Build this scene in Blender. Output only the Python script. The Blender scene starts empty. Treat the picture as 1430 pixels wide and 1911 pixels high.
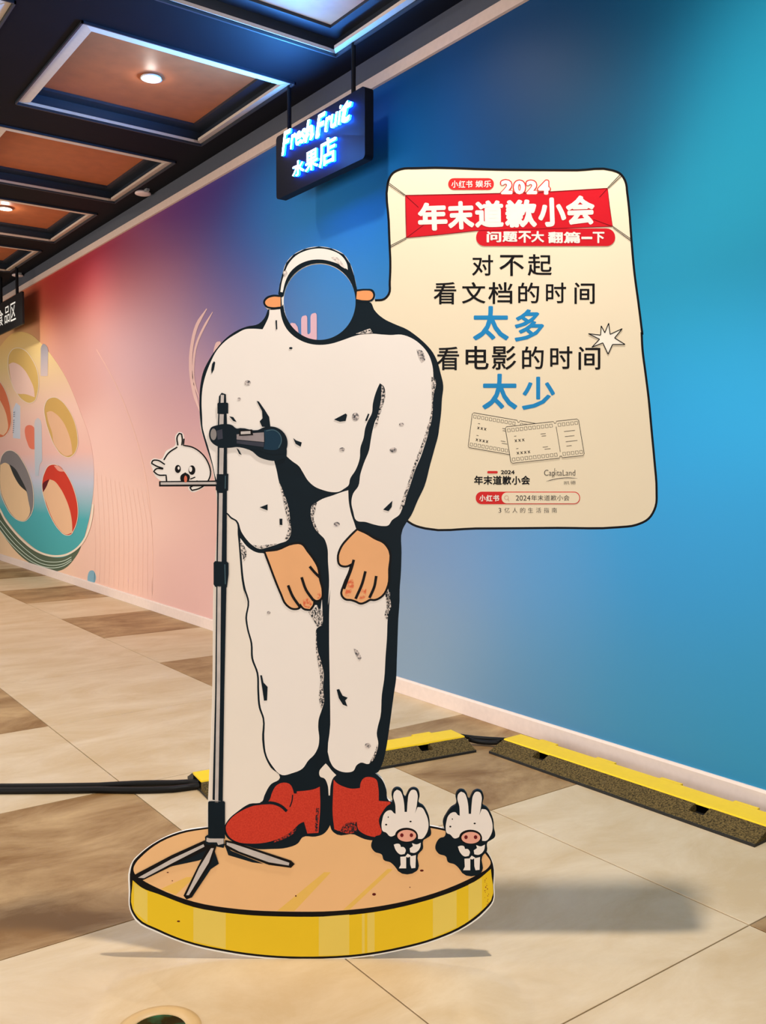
import bpy, bmesh, math, random
from mathutils import Vector, Matrix
from mathutils.geometry import tessellate_polygon
random.seed(7)
S = bpy.context.scene
COL = S.collection

# ------------------------------------------------------------------ camera
F_PX, CX, CY, EYE = 1690.0, 715.0, 955.5, 1.35
YAW, PITCH = math.radians(36.3), math.radians(2.896)
cam = bpy.data.cameras.new('camera')
cam.sensor_fit = 'VERTICAL'; cam.sensor_height = 36.0; cam.lens = F_PX / 1911 * 36.0
camo = bpy.data.objects.new('camera', cam); COL.objects.link(camo)
camo.location = (0, 0, EYE); camo.rotation_euler = (math.pi/2 - PITCH, 0, -YAW)
S.camera = camo

# ------------------------------------------------------------------ world, exposure
S.view_settings.view_transform = 'Standard'; S.view_settings.look = 'None'
S.view_settings.gamma = 1.0; S.view_settings.use_curve_mapping = False
S.view_settings.exposure = 0.12
w = bpy.data.worlds.new('world'); S.world = w; w.use_nodes = True
w.node_tree.nodes['Background'].inputs[0].default_value = (1.0, .93, .85, 1)
w.node_tree.nodes['Background'].inputs[1].default_value = 0.10

# ------------------------------------------------------------------ lights
def lamp(name, kind, loc, energy, color, target=None, size=.1, spot=None, blend=.6, sy=None):
    l = bpy.data.lights.new(name, kind); l.energy = energy; l.color = color
    if kind == 'AREA':
        l.shape = 'RECTANGLE'; l.size = size; l.size_y = sy or size
    else:
        l.shadow_soft_size = size
    if spot: l.spot_size = math.radians(spot); l.spot_blend = blend
    o = bpy.data.objects.new(name, l); COL.objects.link(o); o.location = loc
    if target is not None:
        o.rotation_euler = (Vector(target) - Vector(loc)).to_track_quat('-Z', 'Y').to_euler()
    return o
WARM = (1.0, .93, .85)
# the track spotlight over the standee, the row of coffer downlights and two added, unseen area lights for fill
lamp('track_spotlight', 'SPOT', (1.62, 1.50, 3.35), 300, WARM, (1.6, 2.05, 0), .045, 108, .6)
for lx, ly, e in ((2.37, 2.07, 25), (.65, 5.8, 110), (.65, 9.5, 130), (-1.1, 3.9, 70), (-1.1, 7.6, 110), (2.37, 11.4, 60), (.65, -1.6, 30)):
    lamp('ceiling_spot', 'SPOT', (lx, ly, 3.74), e, WARM, (lx, ly, 0), .05, 130, .7)
lamp('added_fill_light', 'AREA', (-3.2, 8.0, 1.35), 330, (1.0, .95, .9), (3, 8.0, 1.2), 15.0, sy=2.3)
lamp('added_fill_light', 'AREA', (-.9, -1.9, 1.5), 58, (1.0, .95, .9), (1.4, 2.0, 1.0), 3.2, sy=2.4)

# ------------------------------------------------------------------ measuring: photo pixel -> point on a real plane
FW = Vector((math.sin(YAW)*math.cos(PITCH), math.cos(YAW)*math.cos(PITCH), -math.sin(PITCH)))
RT = Vector((math.cos(YAW), -math.sin(YAW), 0)); UP = RT.cross(FW); FH = Vector((math.sin(YAW), math.cos(YAW), 0))
CAM = Vector((0, 0, EYE))
def ray(x, y): return FW + RT*((x-CX)/F_PX) - UP*((y-CY)/F_PX)
def on_z(x, y, z): d = ray(x, y); return CAM + d*((z-EYE)/d.z)
def on_x(x, y, X): d = ray(x, y); return CAM + d*(X/d.x)
BASE = on_z(590, 1789, 0); DIST = (BASE-CAM).dot(FH); U0 = BASE.dot(RT)
def uv(x, y):                       # photo pixel -> (u, v) metres on the standee's face
    d = ray(x, y); p = CAM + d*(DIST/d.dot(FH)); return (p.dot(RT)-U0, p.z)

# ------------------------------------------------------------------ materials
def lin(c):
    f = lambda v: (v/12.92 if v <= .04045 else ((v+.055)/1.055)**2.4)
    return tuple(f(v/255) for v in c) + (1,)
MATS = {}
def M(name, rgb, rough=.55, var=.04, scale=30, metal=0, bump=0, spec=.5, emit=None, es=0, bscale=None):
    if name in MATS: return MATS[name]
    if name.startswith('print_'): spec = .12
    m = bpy.data.materials.new(name); m.use_nodes = True; nt = m.node_tree; b = nt.nodes['Principled BSDF']
    c = lin(rgb); b.inputs['Roughness'].default_value = rough; b.inputs['Metallic'].default_value = metal
    b.inputs['Specular IOR Level'].default_value = spec
    tc = nt.nodes.new('ShaderNodeTexCoord'); nz = nt.nodes.new('ShaderNodeTexNoise'); nz.inputs['Scale'].default_value = scale
    nz.inputs['Detail'].default_value = 4; nt.links.new(tc.outputs['Object'], nz.inputs['Vector'])
    mx = nt.nodes.new('ShaderNodeMix'); mx.data_type = 'RGBA'
    mx.inputs[6].default_value = tuple(max(0, v*(1-var*2)) for v in c[:3])+(1,); mx.inputs[7].default_value = tuple(min(1, v*(1+var*2)) for v in c[:3])+(1,)
    nt.links.new(nz.outputs['Fac'], mx.inputs[0]); nt.links.new(mx.outputs[2], b.inputs['Base Color'])
    if bump:
        bp = nt.nodes.new('ShaderNodeBump'); bp.inputs['Strength'].default_value = bump; bp.inputs['Distance'].default_value = .004
        n2 = nt.nodes.new('ShaderNodeTexVoronoi'); n2.inputs['Scale'].default_value = bscale or 120
        nt.links.new(tc.outputs['Object'], n2.inputs['Vector'])
        nt.links.new(n2.outputs['Distance'], bp.inputs['Height']); nt.links.new(bp.outputs['Normal'], b.inputs['Normal'])
    if emit:
        b.inputs['Emission Color'].default_value = lin(emit); b.inputs['Emission Strength'].default_value = es
    MATS[name] = m; return m
def speckle(name, a, b_, scale, lo, hi, rough=.55):      # two-colour grain (crayon, worn rubber, felt)
    if name in MATS: return MATS[name]
    m = bpy.data.materials.new(name); m.use_nodes = True; nt = m.node_tree; b = nt.nodes['Principled BSDF']
    tc = nt.nodes.new('ShaderNodeTexCoord'); nz = nt.nodes.new('ShaderNodeTexNoise'); nz.inputs['Scale'].default_value = scale
    nz.inputs['Detail'].default_value = 3; nt.links.new(tc.outputs['Object'], nz.inputs['Vector'])
    r = nt.nodes.new('ShaderNodeValToRGB'); r.color_ramp.elements[0].position = lo; r.color_ramp.elements[1].position = hi
    r.color_ramp.elements[0].color = lin(a); r.color_ramp.elements[1].color = lin(b_)
    nt.links.new(nz.outputs['Fac'], r.inputs[0]); nt.links.new(r.outputs[0], b.inputs['Base Color'])
    b.inputs['Roughness'].default_value = rough; b.inputs['Specular IOR Level'].default_value = .15
    MATS[name] = m; return m
def ramp_mat(name, stops, axis=2, rough=.5):             # printed colour blend across a thing's own box
    if name in MATS: return MATS[name]
    m = bpy.data.materials.new(name); m.use_nodes = True; nt = m.node_tree; b = nt.nodes['Principled BSDF']
    tc = nt.nodes.new('ShaderNodeTexCoord'); sp = nt.nodes.new('ShaderNodeSeparateXYZ'); nt.links.new(tc.outputs['Generated'], sp.inputs[0])
    r = nt.nodes.new('ShaderNodeValToRGB')
    while len(r.color_ramp.elements) < len(stops): r.color_ramp.elements.new(.5)
    for e, (p, c) in zip(r.color_ramp.elements, stops): e.position = p; e.color = lin(c)
    nt.links.new(sp.outputs[axis], r.inputs[0]); nt.links.new(r.outputs[0], b.inputs['Base Color']); b.inputs['Roughness'].default_value = rough
    MATS[name] = m; return m

# ------------------------------------------------------------------ builders
def obj(name, verts, faces, mat, parent=None, smooth=False):
    me = bpy.data.meshes.new(name); me.from_pydata([tuple(v) for v in verts], [], faces); me.update()
    if mat: me.materials.append(mat)
    if smooth:
        for p in me.polygons: p.use_smooth = True
    o = bpy.data.objects.new(name, me); COL.objects.link(o)
    if parent: o.parent = parent
    return o
def tag(o, label=None, cat=None, group=None, kind=None):
    if label: o['label'] = label
    if cat: o['category'] = cat
    if group: o['group'] = group
    if kind: o['kind'] = kind
    return o
def empty(name, loc, rz=0, **k):
    o = bpy.data.objects.new(name, None); o.empty_display_size = .1; COL.objects.link(o); o.location = loc; o.rotation_euler.z = rz
    return tag(o, **k)
class MB:
    def __init__(s): s.v = []; s.f = []
    def box(s, a, b):
        n = len(s.v); (x0, y0, z0), (x1, y1, z1) = a, b
        s.v += [(x0,y0,z0),(x1,y0,z0),(x1,y1,z0),(x0,y1,z0),(x0,y0,z1),(x1,y0,z1),(x1,y1,z1),(x0,y1,z1)]
        s.f += [tuple(n+i for i in q) for q in ((0,3,2,1),(4,5,6,7),(0,1,5,4),(1,2,6,5),(2,3,7,6),(3,0,4,7))]; return s
    def extrude(s, prof, y0, y1):            # closed (x, z) profile swept along y
        n = len(s.v); k = len(prof)
        s.v += [(x, y0, z) for x, z in prof] + [(x, y1, z) for x, z in prof]
        s.f += [(n+i, n+(i+1) % k, n+k+(i+1) % k, n+k+i) for i in range(k)] + [tuple(n+i for i in range(k-1, -1, -1)), tuple(n+k+i for i in range(k))]; return s
    def lathe(s, c, prof, seg=28):
        n = len(s.v); k = len(prof)
        for i in range(seg):
            a = 2*math.pi*i/seg
            s.v += [(c[0]+r*math.cos(a), c[1]+r*math.sin(a), c[2]+z) for r, z in prof]
        for i in range(seg):
            j = (i+1) % seg
            s.f += [(n+i*k+q, n+j*k+q, n+j*k+q+1, n+i*k+q+1) for q in range(k-1)]
        return s
    def tube(s, pts, r, seg=10):
        n = len(s.v); pts = [Vector(p) for p in pts]
        for i, p in enumerate(pts):
            t = (pts[min(i+1, len(pts)-1)] - pts[max(i-1, 0)]).normalized()
            a = t.cross(Vector((0, 0, 1)) if abs(t.z) < .9 else Vector((1, 0, 0))).normalized(); b = t.cross(a)
            s.v += [tuple(p + (a*math.cos(2*math.pi*q/seg) + b*math.sin(2*math.pi*q/seg))*r) for q in range(seg)]
        for i in range(len(pts)-1):
            s.f += [(n+i*seg+q, n+i*seg+(q+1) % seg, n+(i+1)*seg+(q+1) % seg, n+(i+1)*seg+q) for q in range(seg)]
        s.f += [tuple(n+q for q in range(seg)), tuple(n+(len(pts)-1)*seg+q for q in range(seg-1, -1, -1))]; return s
    def build(s, name, mat, parent=None, smooth=False): return obj(name, s.v, s.f, mat, parent, smooth)

def smooth_loop(p, closed=True, k=4):        # smooth curve through the points; sharp turns stay corners
    p = dedupe([tuple(q) for q in p]); n = len(p); out = []
    def seg(i, j): return (p[j % n][0]-p[i % n][0], p[j % n][1]-p[i % n][1])
    tan = []
    for i in range(n):
        if not closed and i in (0, n-1): tan.append(None); continue
        a, c = seg(i-1, i), seg(i, i+1); la, lc = math.hypot(*a) or 1e-9, math.hypot(*c) or 1e-9
        if (a[0]*c[0]+a[1]*c[1])/(la*lc) < .45: tan.append(None); continue
        t = (a[0]/la/la+c[0]/lc/lc, a[1]/la/la+c[1]/lc/lc); l = math.hypot(*t) or 1e-9; tan.append((t[0]/l, t[1]/l))
    for i in range(n if closed else n-1):
        d = seg(i, i+1); L = math.hypot(*d); j = (i+1) % n
        t0 = tan[i] or (d[0]/L, d[1]/L); t1 = tan[j] or (d[0]/L, d[1]/L)
        for q in range(k):
            t = q/k; h1 = 2*t**3-3*t*t+1; h2 = t**3-2*t*t+t; h3 = -2*t**3+3*t*t; h4 = t**3-t*t
            out.append(tuple(h1*p[i][m]+h2*L*t0[m]+h3*p[j][m]+h4*L*t1[m] for m in (0, 1)))
    if not closed: out.append(tuple(p[-1]))
    return out
def dedupe(p):
    o = []
    for q in p:
        if not o or (abs(q[0]-o[-1][0])+abs(q[1]-o[-1][1])) > 1e-6: o.append(q)
    if len(o) > 3 and abs(o[0][0]-o[-1][0])+abs(o[0][1]-o[-1][1]) < 1e-6: o.pop()
    return o
def plate_mesh(loops, place, y0, y1):        # outline (+ holes) -> plate between two depths; place(u, v, y) puts it in 3-D
    loops = [dedupe(l) for l in loops]
    flat = [q for l in loops for q in l]; n = len(flat)
    tris = tessellate_polygon([[Vector((q[0], q[1], 0)) for q in l] for l in loops])
    V = [place(q[0], q[1], y0) for q in flat] + [place(q[0], q[1], y1) for q in flat]; Fs = []
    for t in tris:
        a, b, c = (flat[i] for i in t)
        ar = (b[0]-a[0])*(c[1]-a[1]) - (c[0]-a[0])*(b[1]-a[1])
        if abs(ar) < 1e-12: continue
        t = tuple(t) if ar > 0 else (t[0], t[2], t[1])
        Fs.append(t); Fs.append((t[0]+n, t[2]+n, t[1]+n))
    s0 = 0
    for l in loops:
        k = len(l); area = sum(l[i][0]*l[(i+1) % k][1]-l[(i+1) % k][0]*l[i][1] for i in range(k))
        outer = l is loops[0]
        fl = (area > 0) == outer
        for i in range(k):
            a, b = s0+i, s0+(i+1) % k
            Fs.append((b, a, a+n, b+n) if fl else (a, b, b+n, a+n))
        s0 += k
    return V, Fs
LAY = .00022
def std_place(u, v, y): return (u, y, v)
def Z(x0, y0, s): return lambda p: (x0+p[0]*s, y0+p[1]*s)     # enlargement of the photo -> photo pixel
ZA, ZB, ZC, ZD = Z(360,440,.33566), Z(360,780,.33566), Z(380,1100,.27972), Z(380,1400,.25175)
ZE, ZG, ZK, ZS, ZT = Z(220,1400,.5035), Z(680,1440,.18182), Z(260,720,.20979), Z(700,300,.37762), Z(700,620,.37762)
ZP = lambda p: p
def px(*parts):                              # (frame, points) pairs -> one list of pixels
    o = []
    for z, pts in parts: o += [z(q) for q in pts]
    return o
def shape(name, parent, pix, mat, layer, smooth=True, holes=(), back=None, k=4):
    lp = [[uv(*q) for q in (smooth_loop(l, True, k) if smooth else l)] for l in [pix, *holes]]
    y0 = -layer*LAY; y1 = y0+LAY if back is None else back
    V, Fs = plate_mesh(lp, std_place, y0, y1)
    return obj(name, V, Fs, mat, parent)
def ribbon(pix, wd, closed=False, smooth=True, taper=False, k=4):   # line drawn with a pen wd pixels wide -> quads (u, v)
    p = smooth_loop(pix, closed, k) if smooth else list(pix)
    p = dedupe(p); n = len(p); L = []; R_ = []
    for i, q in enumerate(p):
        a = p[(i-1) % n] if closed else p[max(0, i-1)]; b = p[(i+1) % n] if closed else p[min(n-1, i+1)]
        tx, ty = b[0]-a[0], b[1]-a[1]; h = math.hypot(tx, ty) or 1
        t = 1.0
        if taper and not closed: t = max(.25, min(1, 5*min(i/(n-1), 1-i/(n-1))+.25))
        ox, oy = -ty/h*wd/2*t, tx/h*wd/2*t
        L.append((q[0]+ox, q[1]+oy)); R_.append((q[0]-ox, q[1]-oy))
    return L, R_, closed
def lines(name, parent, strokes, mat, layer, join=False):      # pen lines; join only for fine drawings
    if not join and len(strokes) > 1:
        for q in strokes: o = lines(name, parent, [q], mat, layer)
        return o
    V = []; Fs = []; y = -layer*LAY
    for st in strokes:
        L, R_, closed = ribbon(**st) if isinstance(st, dict) else ribbon(*st)
        n0 = len(V); n = len(L)
        for a, b in zip(L, R_):
            (u, v), (u2, v2) = uv(*a), uv(*b); V += [(u, y, v), (u2, y, v2)]
        for i in range(n if closed else n-1):
            j = (i+1) % n; q = (n0+2*i, n0+2*i+1, n0+2*j+1, n0+2*j)
            a, b, c = (V[x] for x in q[:3])
            if (b[0]-a[0])*(c[2]-a[2])-(c[0]-a[0])*(b[2]-a[2]) < 0: q = q[::-1]
            Fs.append(q)
    return obj(name, V, Fs, mat, parent)
def many(name, parent, polys, mat, layer, smooth=True):      # several print patches of one kind, each its own piece
    for pl in polys: o = shape(name, parent, pl, mat, layer, smooth)
    return o
def glyph(ch, bold=0, shear=0):     # letter outline as faces; bold adds a rounded rim along its edge
    c = bpy.data.curves.new('glyph', 'FONT'); c.body = ch; c.size = 1; c.shear = shear; c.resolution_u = 3
    if bold < 0: c.offset = bold
    o = bpy.data.objects.new('glyph', c); COL.objects.link(o)
    dg = bpy.context.evaluated_depsgraph_get(); me = bpy.data.meshes.new_from_object(o.evaluated_get(dg))
    V = [tuple(v.co) for v in me.vertices]; Fs = [tuple(p.vertices) for p in me.polygons]
    bpy.data.objects.remove(o); bpy.data.curves.remove(c); bpy.data.meshes.remove(me)
    if bold > 0:
        V0, F0 = V, Fs; V, Fs = list(V0), list(F0)
        for k in range(12):
            n = len(V); a = 2*math.pi*k/12
            V += [(v[0]+bold*math.cos(a), v[1]+bold*math.sin(a), -(k+1)*1.2e-5) for v in V0]; Fs += [tuple(i+n for i in f_) for f_ in F0]
    return V, Fs
def fit(V, box, rot=0):            # scale glyph outlines into a pixel box (x0, y0, x1, y1), turned rot degrees
    xs = [v[0] for v in V]; ys = [v[1] for v in V]; x0, x1, y0, y1 = min(xs), max(xs), min(ys), max(ys)
    bx = (box[0]+box[2])/2; by = (box[1]+box[3])/2; w_, h_ = box[2]-box[0], box[3]-box[1]
    c, s = math.cos(math.radians(rot)), math.sin(math.radians(rot)); out = []
    for v in V:
        a = ((v[0]-x0)/max(1e-6, x1-x0)-.5)*w_; b = -((v[1]-y0)/max(1e-6, y1-y0)-.5)*h_
        out.append((bx+a*c-b*s, by+a*s+b*c, v[2]))
    return out
def text(name, parent, items, mat, layer, bold=0, shear=0, grow=0, z=ZP):   # items: (string, pixel box[, rot]); one piece per string
    if len(items) > 1:
        for it in items: o = text(name, parent, [it], mat, layer, bold, shear, grow, z)
        return o
    V = []; Fs = []; y = -layer*LAY
    for it in items:
        gv, gf = glyph(it[0], bold, shear)
        a, b = z(it[1][:2]), z(it[1][2:])
        p = fit(gv, (a[0]-grow, a[1]-grow, b[0]+grow, b[1]+grow), it[2] if len(it) > 2 else 0)
        n = len(V); V += [(lambda q, d: (q[0], y-d, q[1]))(uv(*q[:2]), q[2]) for q in p]; Fs += [tuple(i+n for i in q) for q in gf]
    return obj(name, V, Fs, mat, parent)
def spread(s, x0, x1, y0, y1, dy=0, gap=.08):       # one box per character along a line
    w_ = (x1-x0)/(len(s)-gap); out = []
    for i, ch in enumerate(s):
        if ch == ' ': continue
        yy = dy*(i/(max(1, len(s)-1)))
        if ch == '一': out.append((ch, (x0+i*w_, (y0+y1)/2+yy-4, x0+i*w_+w_*(1-gap), (y0+y1)/2+yy+5)))
        else: out.append((ch, (x0+i*w_, y0+yy, x0+i*w_+w_*(1-gap), y1+yy)))
    return out
def circ(cx, cy, rx, ry, n=40): return [(cx+rx*math.cos(2*math.pi*i/n), cy+ry*math.sin(2*math.pi*i/n)) for i in range(n)]
def rrect(x0, y0, x1, y1, r, n=6):
    o = []
    for cx, cy, a0 in ((x1-r, y0+r, -90), (x1-r, y1-r, 0), (x0+r, y1-r, 90), (x0+r, y0+r, 180)):
        o += [(cx+r*math.cos(math.radians(a0+90*i/n)), cy+r*math.sin(math.radians(a0+90*i/n))) for i in range(n+1)]
    return o

# ================================================================== SETTING
WALL, CEIL, Y0, Y1, XL = 3.25, 3.80, -3.0, 18.0, -3.4
# ---- floor: joint bed and one object per tile
floor = MB().box((XL, Y0, -.12), (WALL+.1, Y1, -.004)).build('floor', M('grout', (150,130,100), .8)); tag(floor, kind='structure')
def tile_mat(name, base, dark, rough):
    m = bpy.data.materials.new(name); m.use_nodes = True; nt = m.node_tree; b = nt.nodes['Principled BSDF']
    tc = nt.nodes.new('ShaderNodeTexCoord'); oi = nt.nodes.new('ShaderNodeObjectInfo')
    add = nt.nodes.new('ShaderNodeVectorMath'); add.operation = 'ADD'; nt.links.new(tc.outputs['Object'], add.inputs[0])
    sc = nt.nodes.new('ShaderNodeVectorMath'); sc.operation = 'SCALE'; sc.inputs['Scale'].default_value = 1.0
    nt.links.new(oi.outputs['Location'], add.inputs[1])
    mp = nt.nodes.new('ShaderNodeMapping'); mp.inputs['Scale'].default_value = (1.0, 1.9, 1); mp.inputs['Rotation'].default_value = (0, 0, .5)
    nt.links.new(add.outputs[0], mp.inputs[0])
    n1 = nt.nodes.new('ShaderNodeTexNoise'); n1.inputs['Scale'].default_value = 1.9; n1.inputs['Detail'].default_value = 8; n1.inputs['Roughness'].default_value = .68
    n1.inputs['Distortion'].default_value = .5
    nt.links.new(mp.outputs[0], n1.inputs['Vector'])
    r = nt.nodes.new('ShaderNodeValToRGB'); r.color_ramp.elements[0].position = .36; r.color_ramp.elements[1].position = .66
    r.color_ramp.elements[0].color = lin(dark); r.color_ramp.elements[1].color = lin(base)
    nt.links.new(n1.outputs['Fac'], r.inputs[0]); nt.links.new(r.outputs[0], b.inputs['Base Color'])
    b.inputs['Roughness'].default_value = rough; b.inputs['Specular IOR Level'].default_value = .35
    return m
T_LIGHT = tile_mat('tile_light', (216,196,164), (198,172,132), .5)
T_DARK = tile_mat('tile_dark', (186,154,108), (128,92,48), .5)
PX_, PY_ = 1.062, 1.106
tiles = {}
for i in range(-3, 3):
    for j in range(-5, 14):
        x0, x1 = 1.35+i*PX_, 1.35+(i+1)*PX_; y0 = 2.565+j*PY_; y1 = y0+PY_
        x1 = min(x1, WALL-.012); y1 = min(y1, Y1)
        if x1-x0 < .05 or x0 < XL-.5: continue
        dark = (i % 2 == 1) and (j % 2 == 0)
        key = (round(x1-x0, 3), round(y1-y0, 3), dark)
        if key not in tiles:
            hx, hy = (x1-x0)/2-.0022, (y1-y0)/2-.0022
            o = MB()
            o.v = [(-hx,-hy,-.006),(hx,-hy,-.006),(hx,hy,-.006),(-hx,hy,-.006),(-hx,-hy,-.001),(hx,-hy,-.001),(hx,hy,-.001),(-hx,hy,-.001),
                   (-hx+.0015,-hy+.0015,0),(hx-.0015,-hy+.0015,0),(hx-.0015,hy-.0015,0),(-hx+.0015,hy-.0015,0)]
            o.f = [(8,9,10,11)] + [(a, (a+1) % 4, 4+(a+1) % 4, 4+a) for a in range(4)] + [(4+a, 4+(a+1) % 4, 8+(a+1) % 4, 8+a) for a in range(4)]
            t = o.build('floor_tile', T_DARK if dark else T_LIGHT, floor); tiles[key] = t
        else:
            t = tiles[key].copy(); COL.objects.link(t)
        t.location = ((x0+x1)/2, (y0+y1)/2, 0)

# ---- right wall: printed colour-blend mural, upper light falloff painted into its colours
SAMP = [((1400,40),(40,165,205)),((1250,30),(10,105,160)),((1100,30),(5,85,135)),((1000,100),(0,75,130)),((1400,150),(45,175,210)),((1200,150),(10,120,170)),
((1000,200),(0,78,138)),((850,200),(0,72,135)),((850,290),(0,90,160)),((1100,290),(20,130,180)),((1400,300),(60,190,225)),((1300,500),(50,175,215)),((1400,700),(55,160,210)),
((1250,800),(40,150,205)),((1350,1000),(50,140,190)),((1400,1300),(60,138,178)),((1250,1050),(60,138,192)),((1200,1300),(75,138,178)),((1000,1050),(95,142,192)),((1000,1250),(105,138,175)),
((850,1050),(150,150,190)),((800,1200),(172,157,178)),((900,1300),(122,142,172)),((770,1240),(178,162,178)),((700,460),(30,125,190)),((650,330),(15,95,170)),((560,420),(50,145,200)),((600,560),(90,150,205)),
((480,420),(25,75,145)),((450,500),(45,78,152)),((430,560),(80,80,150)),((400,600),(110,90,150)),((350,420),(75,50,125)),((260,450),(115,40,100)),((180,490),(150,30,65)),((130,510),(175,35,40)),
((100,540),(180,55,40)),((200,540),(198,108,98)),((160,620),(208,118,92)),((260,560),(202,130,140)),((330,560),(150,92,130)),((230,640),(242,186,190)),((280,640),(237,180,190)),((330,650),(207,145,165)),
((360,740),(192,125,140)),((300,760),(226,160,160)),((220,800),(242,182,165)),((350,900),(216,155,140)),((250,950),(242,187,165)),((350,1080),(217,155,145)),((200,1050),(236,176,150)),((20,640),(216,150,70)),
((0,560),(205,120,75)),((60,1040),(236,182,140)),((10,1020),(236,192,130)),((150,700),(218,135,115)),((600,900),(190,150,175)),((560,1100),(195,150,160)),((600,620),(110,150,205)),((500,650),(140,110,165))]
def wkey(Y, z): return (6*math.log(max(Y, -.5)+1.2), 1.7*z)
SW = []
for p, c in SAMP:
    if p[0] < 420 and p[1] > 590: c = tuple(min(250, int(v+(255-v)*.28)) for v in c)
    if p[1] < 310 and 700 < p[0] < 1260: c = tuple(int(v*.8) for v in c)  # dim upper wall painted in: print samples darkened for light falloff
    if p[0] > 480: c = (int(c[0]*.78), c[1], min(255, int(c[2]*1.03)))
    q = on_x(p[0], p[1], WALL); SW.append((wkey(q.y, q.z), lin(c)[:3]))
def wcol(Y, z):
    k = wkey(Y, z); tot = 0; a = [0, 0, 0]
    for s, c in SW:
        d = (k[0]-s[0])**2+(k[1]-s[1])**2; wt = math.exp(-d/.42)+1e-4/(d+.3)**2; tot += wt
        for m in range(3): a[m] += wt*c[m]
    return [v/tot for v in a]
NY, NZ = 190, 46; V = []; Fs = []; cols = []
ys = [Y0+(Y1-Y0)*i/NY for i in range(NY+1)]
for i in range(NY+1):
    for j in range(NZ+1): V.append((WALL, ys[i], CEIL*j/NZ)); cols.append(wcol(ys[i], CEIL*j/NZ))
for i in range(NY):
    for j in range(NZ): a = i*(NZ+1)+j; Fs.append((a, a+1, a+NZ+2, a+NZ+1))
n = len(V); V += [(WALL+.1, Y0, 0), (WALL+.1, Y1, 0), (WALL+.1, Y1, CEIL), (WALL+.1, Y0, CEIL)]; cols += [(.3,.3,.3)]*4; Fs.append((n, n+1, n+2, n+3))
mw = bpy.data.materials.new('mural_print_and_falloff'); mw.use_nodes = True; nt = mw.node_tree; b = nt.nodes['Principled BSDF']
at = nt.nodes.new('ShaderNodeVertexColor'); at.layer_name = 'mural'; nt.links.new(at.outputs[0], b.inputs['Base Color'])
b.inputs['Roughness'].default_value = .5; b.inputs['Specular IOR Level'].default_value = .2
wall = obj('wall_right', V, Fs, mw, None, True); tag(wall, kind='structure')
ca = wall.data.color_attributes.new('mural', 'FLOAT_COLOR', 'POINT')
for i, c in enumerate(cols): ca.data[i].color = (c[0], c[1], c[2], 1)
# mural pieces: printed shapes on the wall
def wplate(name, pix, mat, layer, parent=wall, smooth=True):
    off = .0012*layer
    pts = []
    for q in (smooth_loop(pix) if smooth else pix):
        p = on_x(q[0], q[1], WALL-off); pts.append((-p.y, p.z))
    V, Fs = plate_mesh([pts], lambda u, v, y: (WALL+y, -u, v), -off, -off+.001)
    return obj(name, V, Fs, mat, parent)
def wlines(name, strokes, mat, layer, parent=wall):
    V = []; Fs = []; X = WALL-.0012*layer
    for st in strokes:
        L, R_, closed = ribbon(*st); n0 = len(V); n = len(L)
        for a, c in zip(L, R_): V += [tuple(on_x(*a, X)), tuple(on_x(*c, X))]
        for i in range(n if closed else n-1):
            j = (i+1) % n; q = (n0+2*i, n0+2*i+1, n0+2*j+1, n0+2*j)
            a, b_, c = (V[x] for x in q[:3])
            if (b_[1]-a[1])*(c[2]-a[2])-(c[1]-a[1])*(b_[2]-a[2]) > 0: q = q[::-1]
            Fs.append(q)
    return obj(name, V, Fs, mat, parent)
M1, M2, Z3 = Z(0,560,.157), Z(0,800,.157), Z(0,480,.3506)
P = lambda name, c: M('print_'+name, c, .42, .02, 3, spec=.3)
# body of the reel (continues out of the frame on the left as an oval)
reel_pix = px((Z3, [(220,460),(290,545),(350,640),(395,740),(430,830),(470,940),(493,1050),(500,1170),(490,1300),(465,1430),(430,1530),(385,1575),(330,1598),(270,1595),(200,1560),(130,1505),(60,1430),(0,1340),(-70,1210),(-110,1000),(-100,760),(-50,580),(20,450),(80,400),(150,405)]))
rim = px((M2, [(0,965),(60,1080),(150,1200),(260,1320),(380,1420),(520,1490),(650,1515),(780,1500),(880,1450),(970,1365),(965,1390),(940,1455),(880,1550),(800,1640),(700,1690),(640,1695),(500,1660),(360,1600),(220,1490),(100,1350),(0,1200),(-80,1050),(-60,900)]))
wplate('reel_rim', rim, P('reel_rim', (88,104,84)), 1)
reel = wplate('film_reel', reel_pix, ramp_mat('print_reel', [(.0, (62,168,172)), (.18, (74,176,184)), (.32, (196,200,216)), (.44, (242,192,180)), (.62, (246,204,186)), (.86, (238,208,142)), (1, (236,190,110))]), 2)
wlines('reel_edge', [(px((M2, [(-60,860),(0,965),(60,1080),(150,1200),(260,1320),(380,1420),(520,1490),(650,1515),(780,1500),(880,1450),(970,1365),(1050,1210),(1090,1050),(1105,900)])), 3.6)], P('edge', (246,228,205)), 4, reel)
wlines('rim_groove', [(px((M2, [(0,1130+o),(100,1260+o),(230,1400+o*.9),(360,1510+o*.8),(500,1590+o*.6),(640,1610+o*.6),(760,1590+o*.5),(850,1540+o*.4)])), 1.3) for o in (-40, 25, 75)], P('groove', (205,222,205)), 4, reel)
def hole(outer, inner, cring, cin, extra=()):
    h = wplate('reel_window', outer, P('ring_%d_%d_%d' % cring, cring), 3, reel)
    wplate('window_inside', inner, P('in_%d_%d_%d' % cin, cin), 4, reel)
    for e, c in extra: wplate('window_inside', e, P('in_%d_%d_%d' % c, c), 5, reel)
    return outer
hs = []
hs.append(hole(px((M1, [(95,750),(110,640),(160,580),(230,570),(300,600),(380,700),(440,830),(460,980),(440,1130),(410,1200),(350,1225),(270,1190),(190,1090),(120,930)])),
     px((M1, [(105,765),(150,742),(210,760),(290,830),(350,930),(400,1050),(412,1155),(300,1118),(205,1110),(130,940)])), (222,184,108), (244,206,190)))
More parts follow.
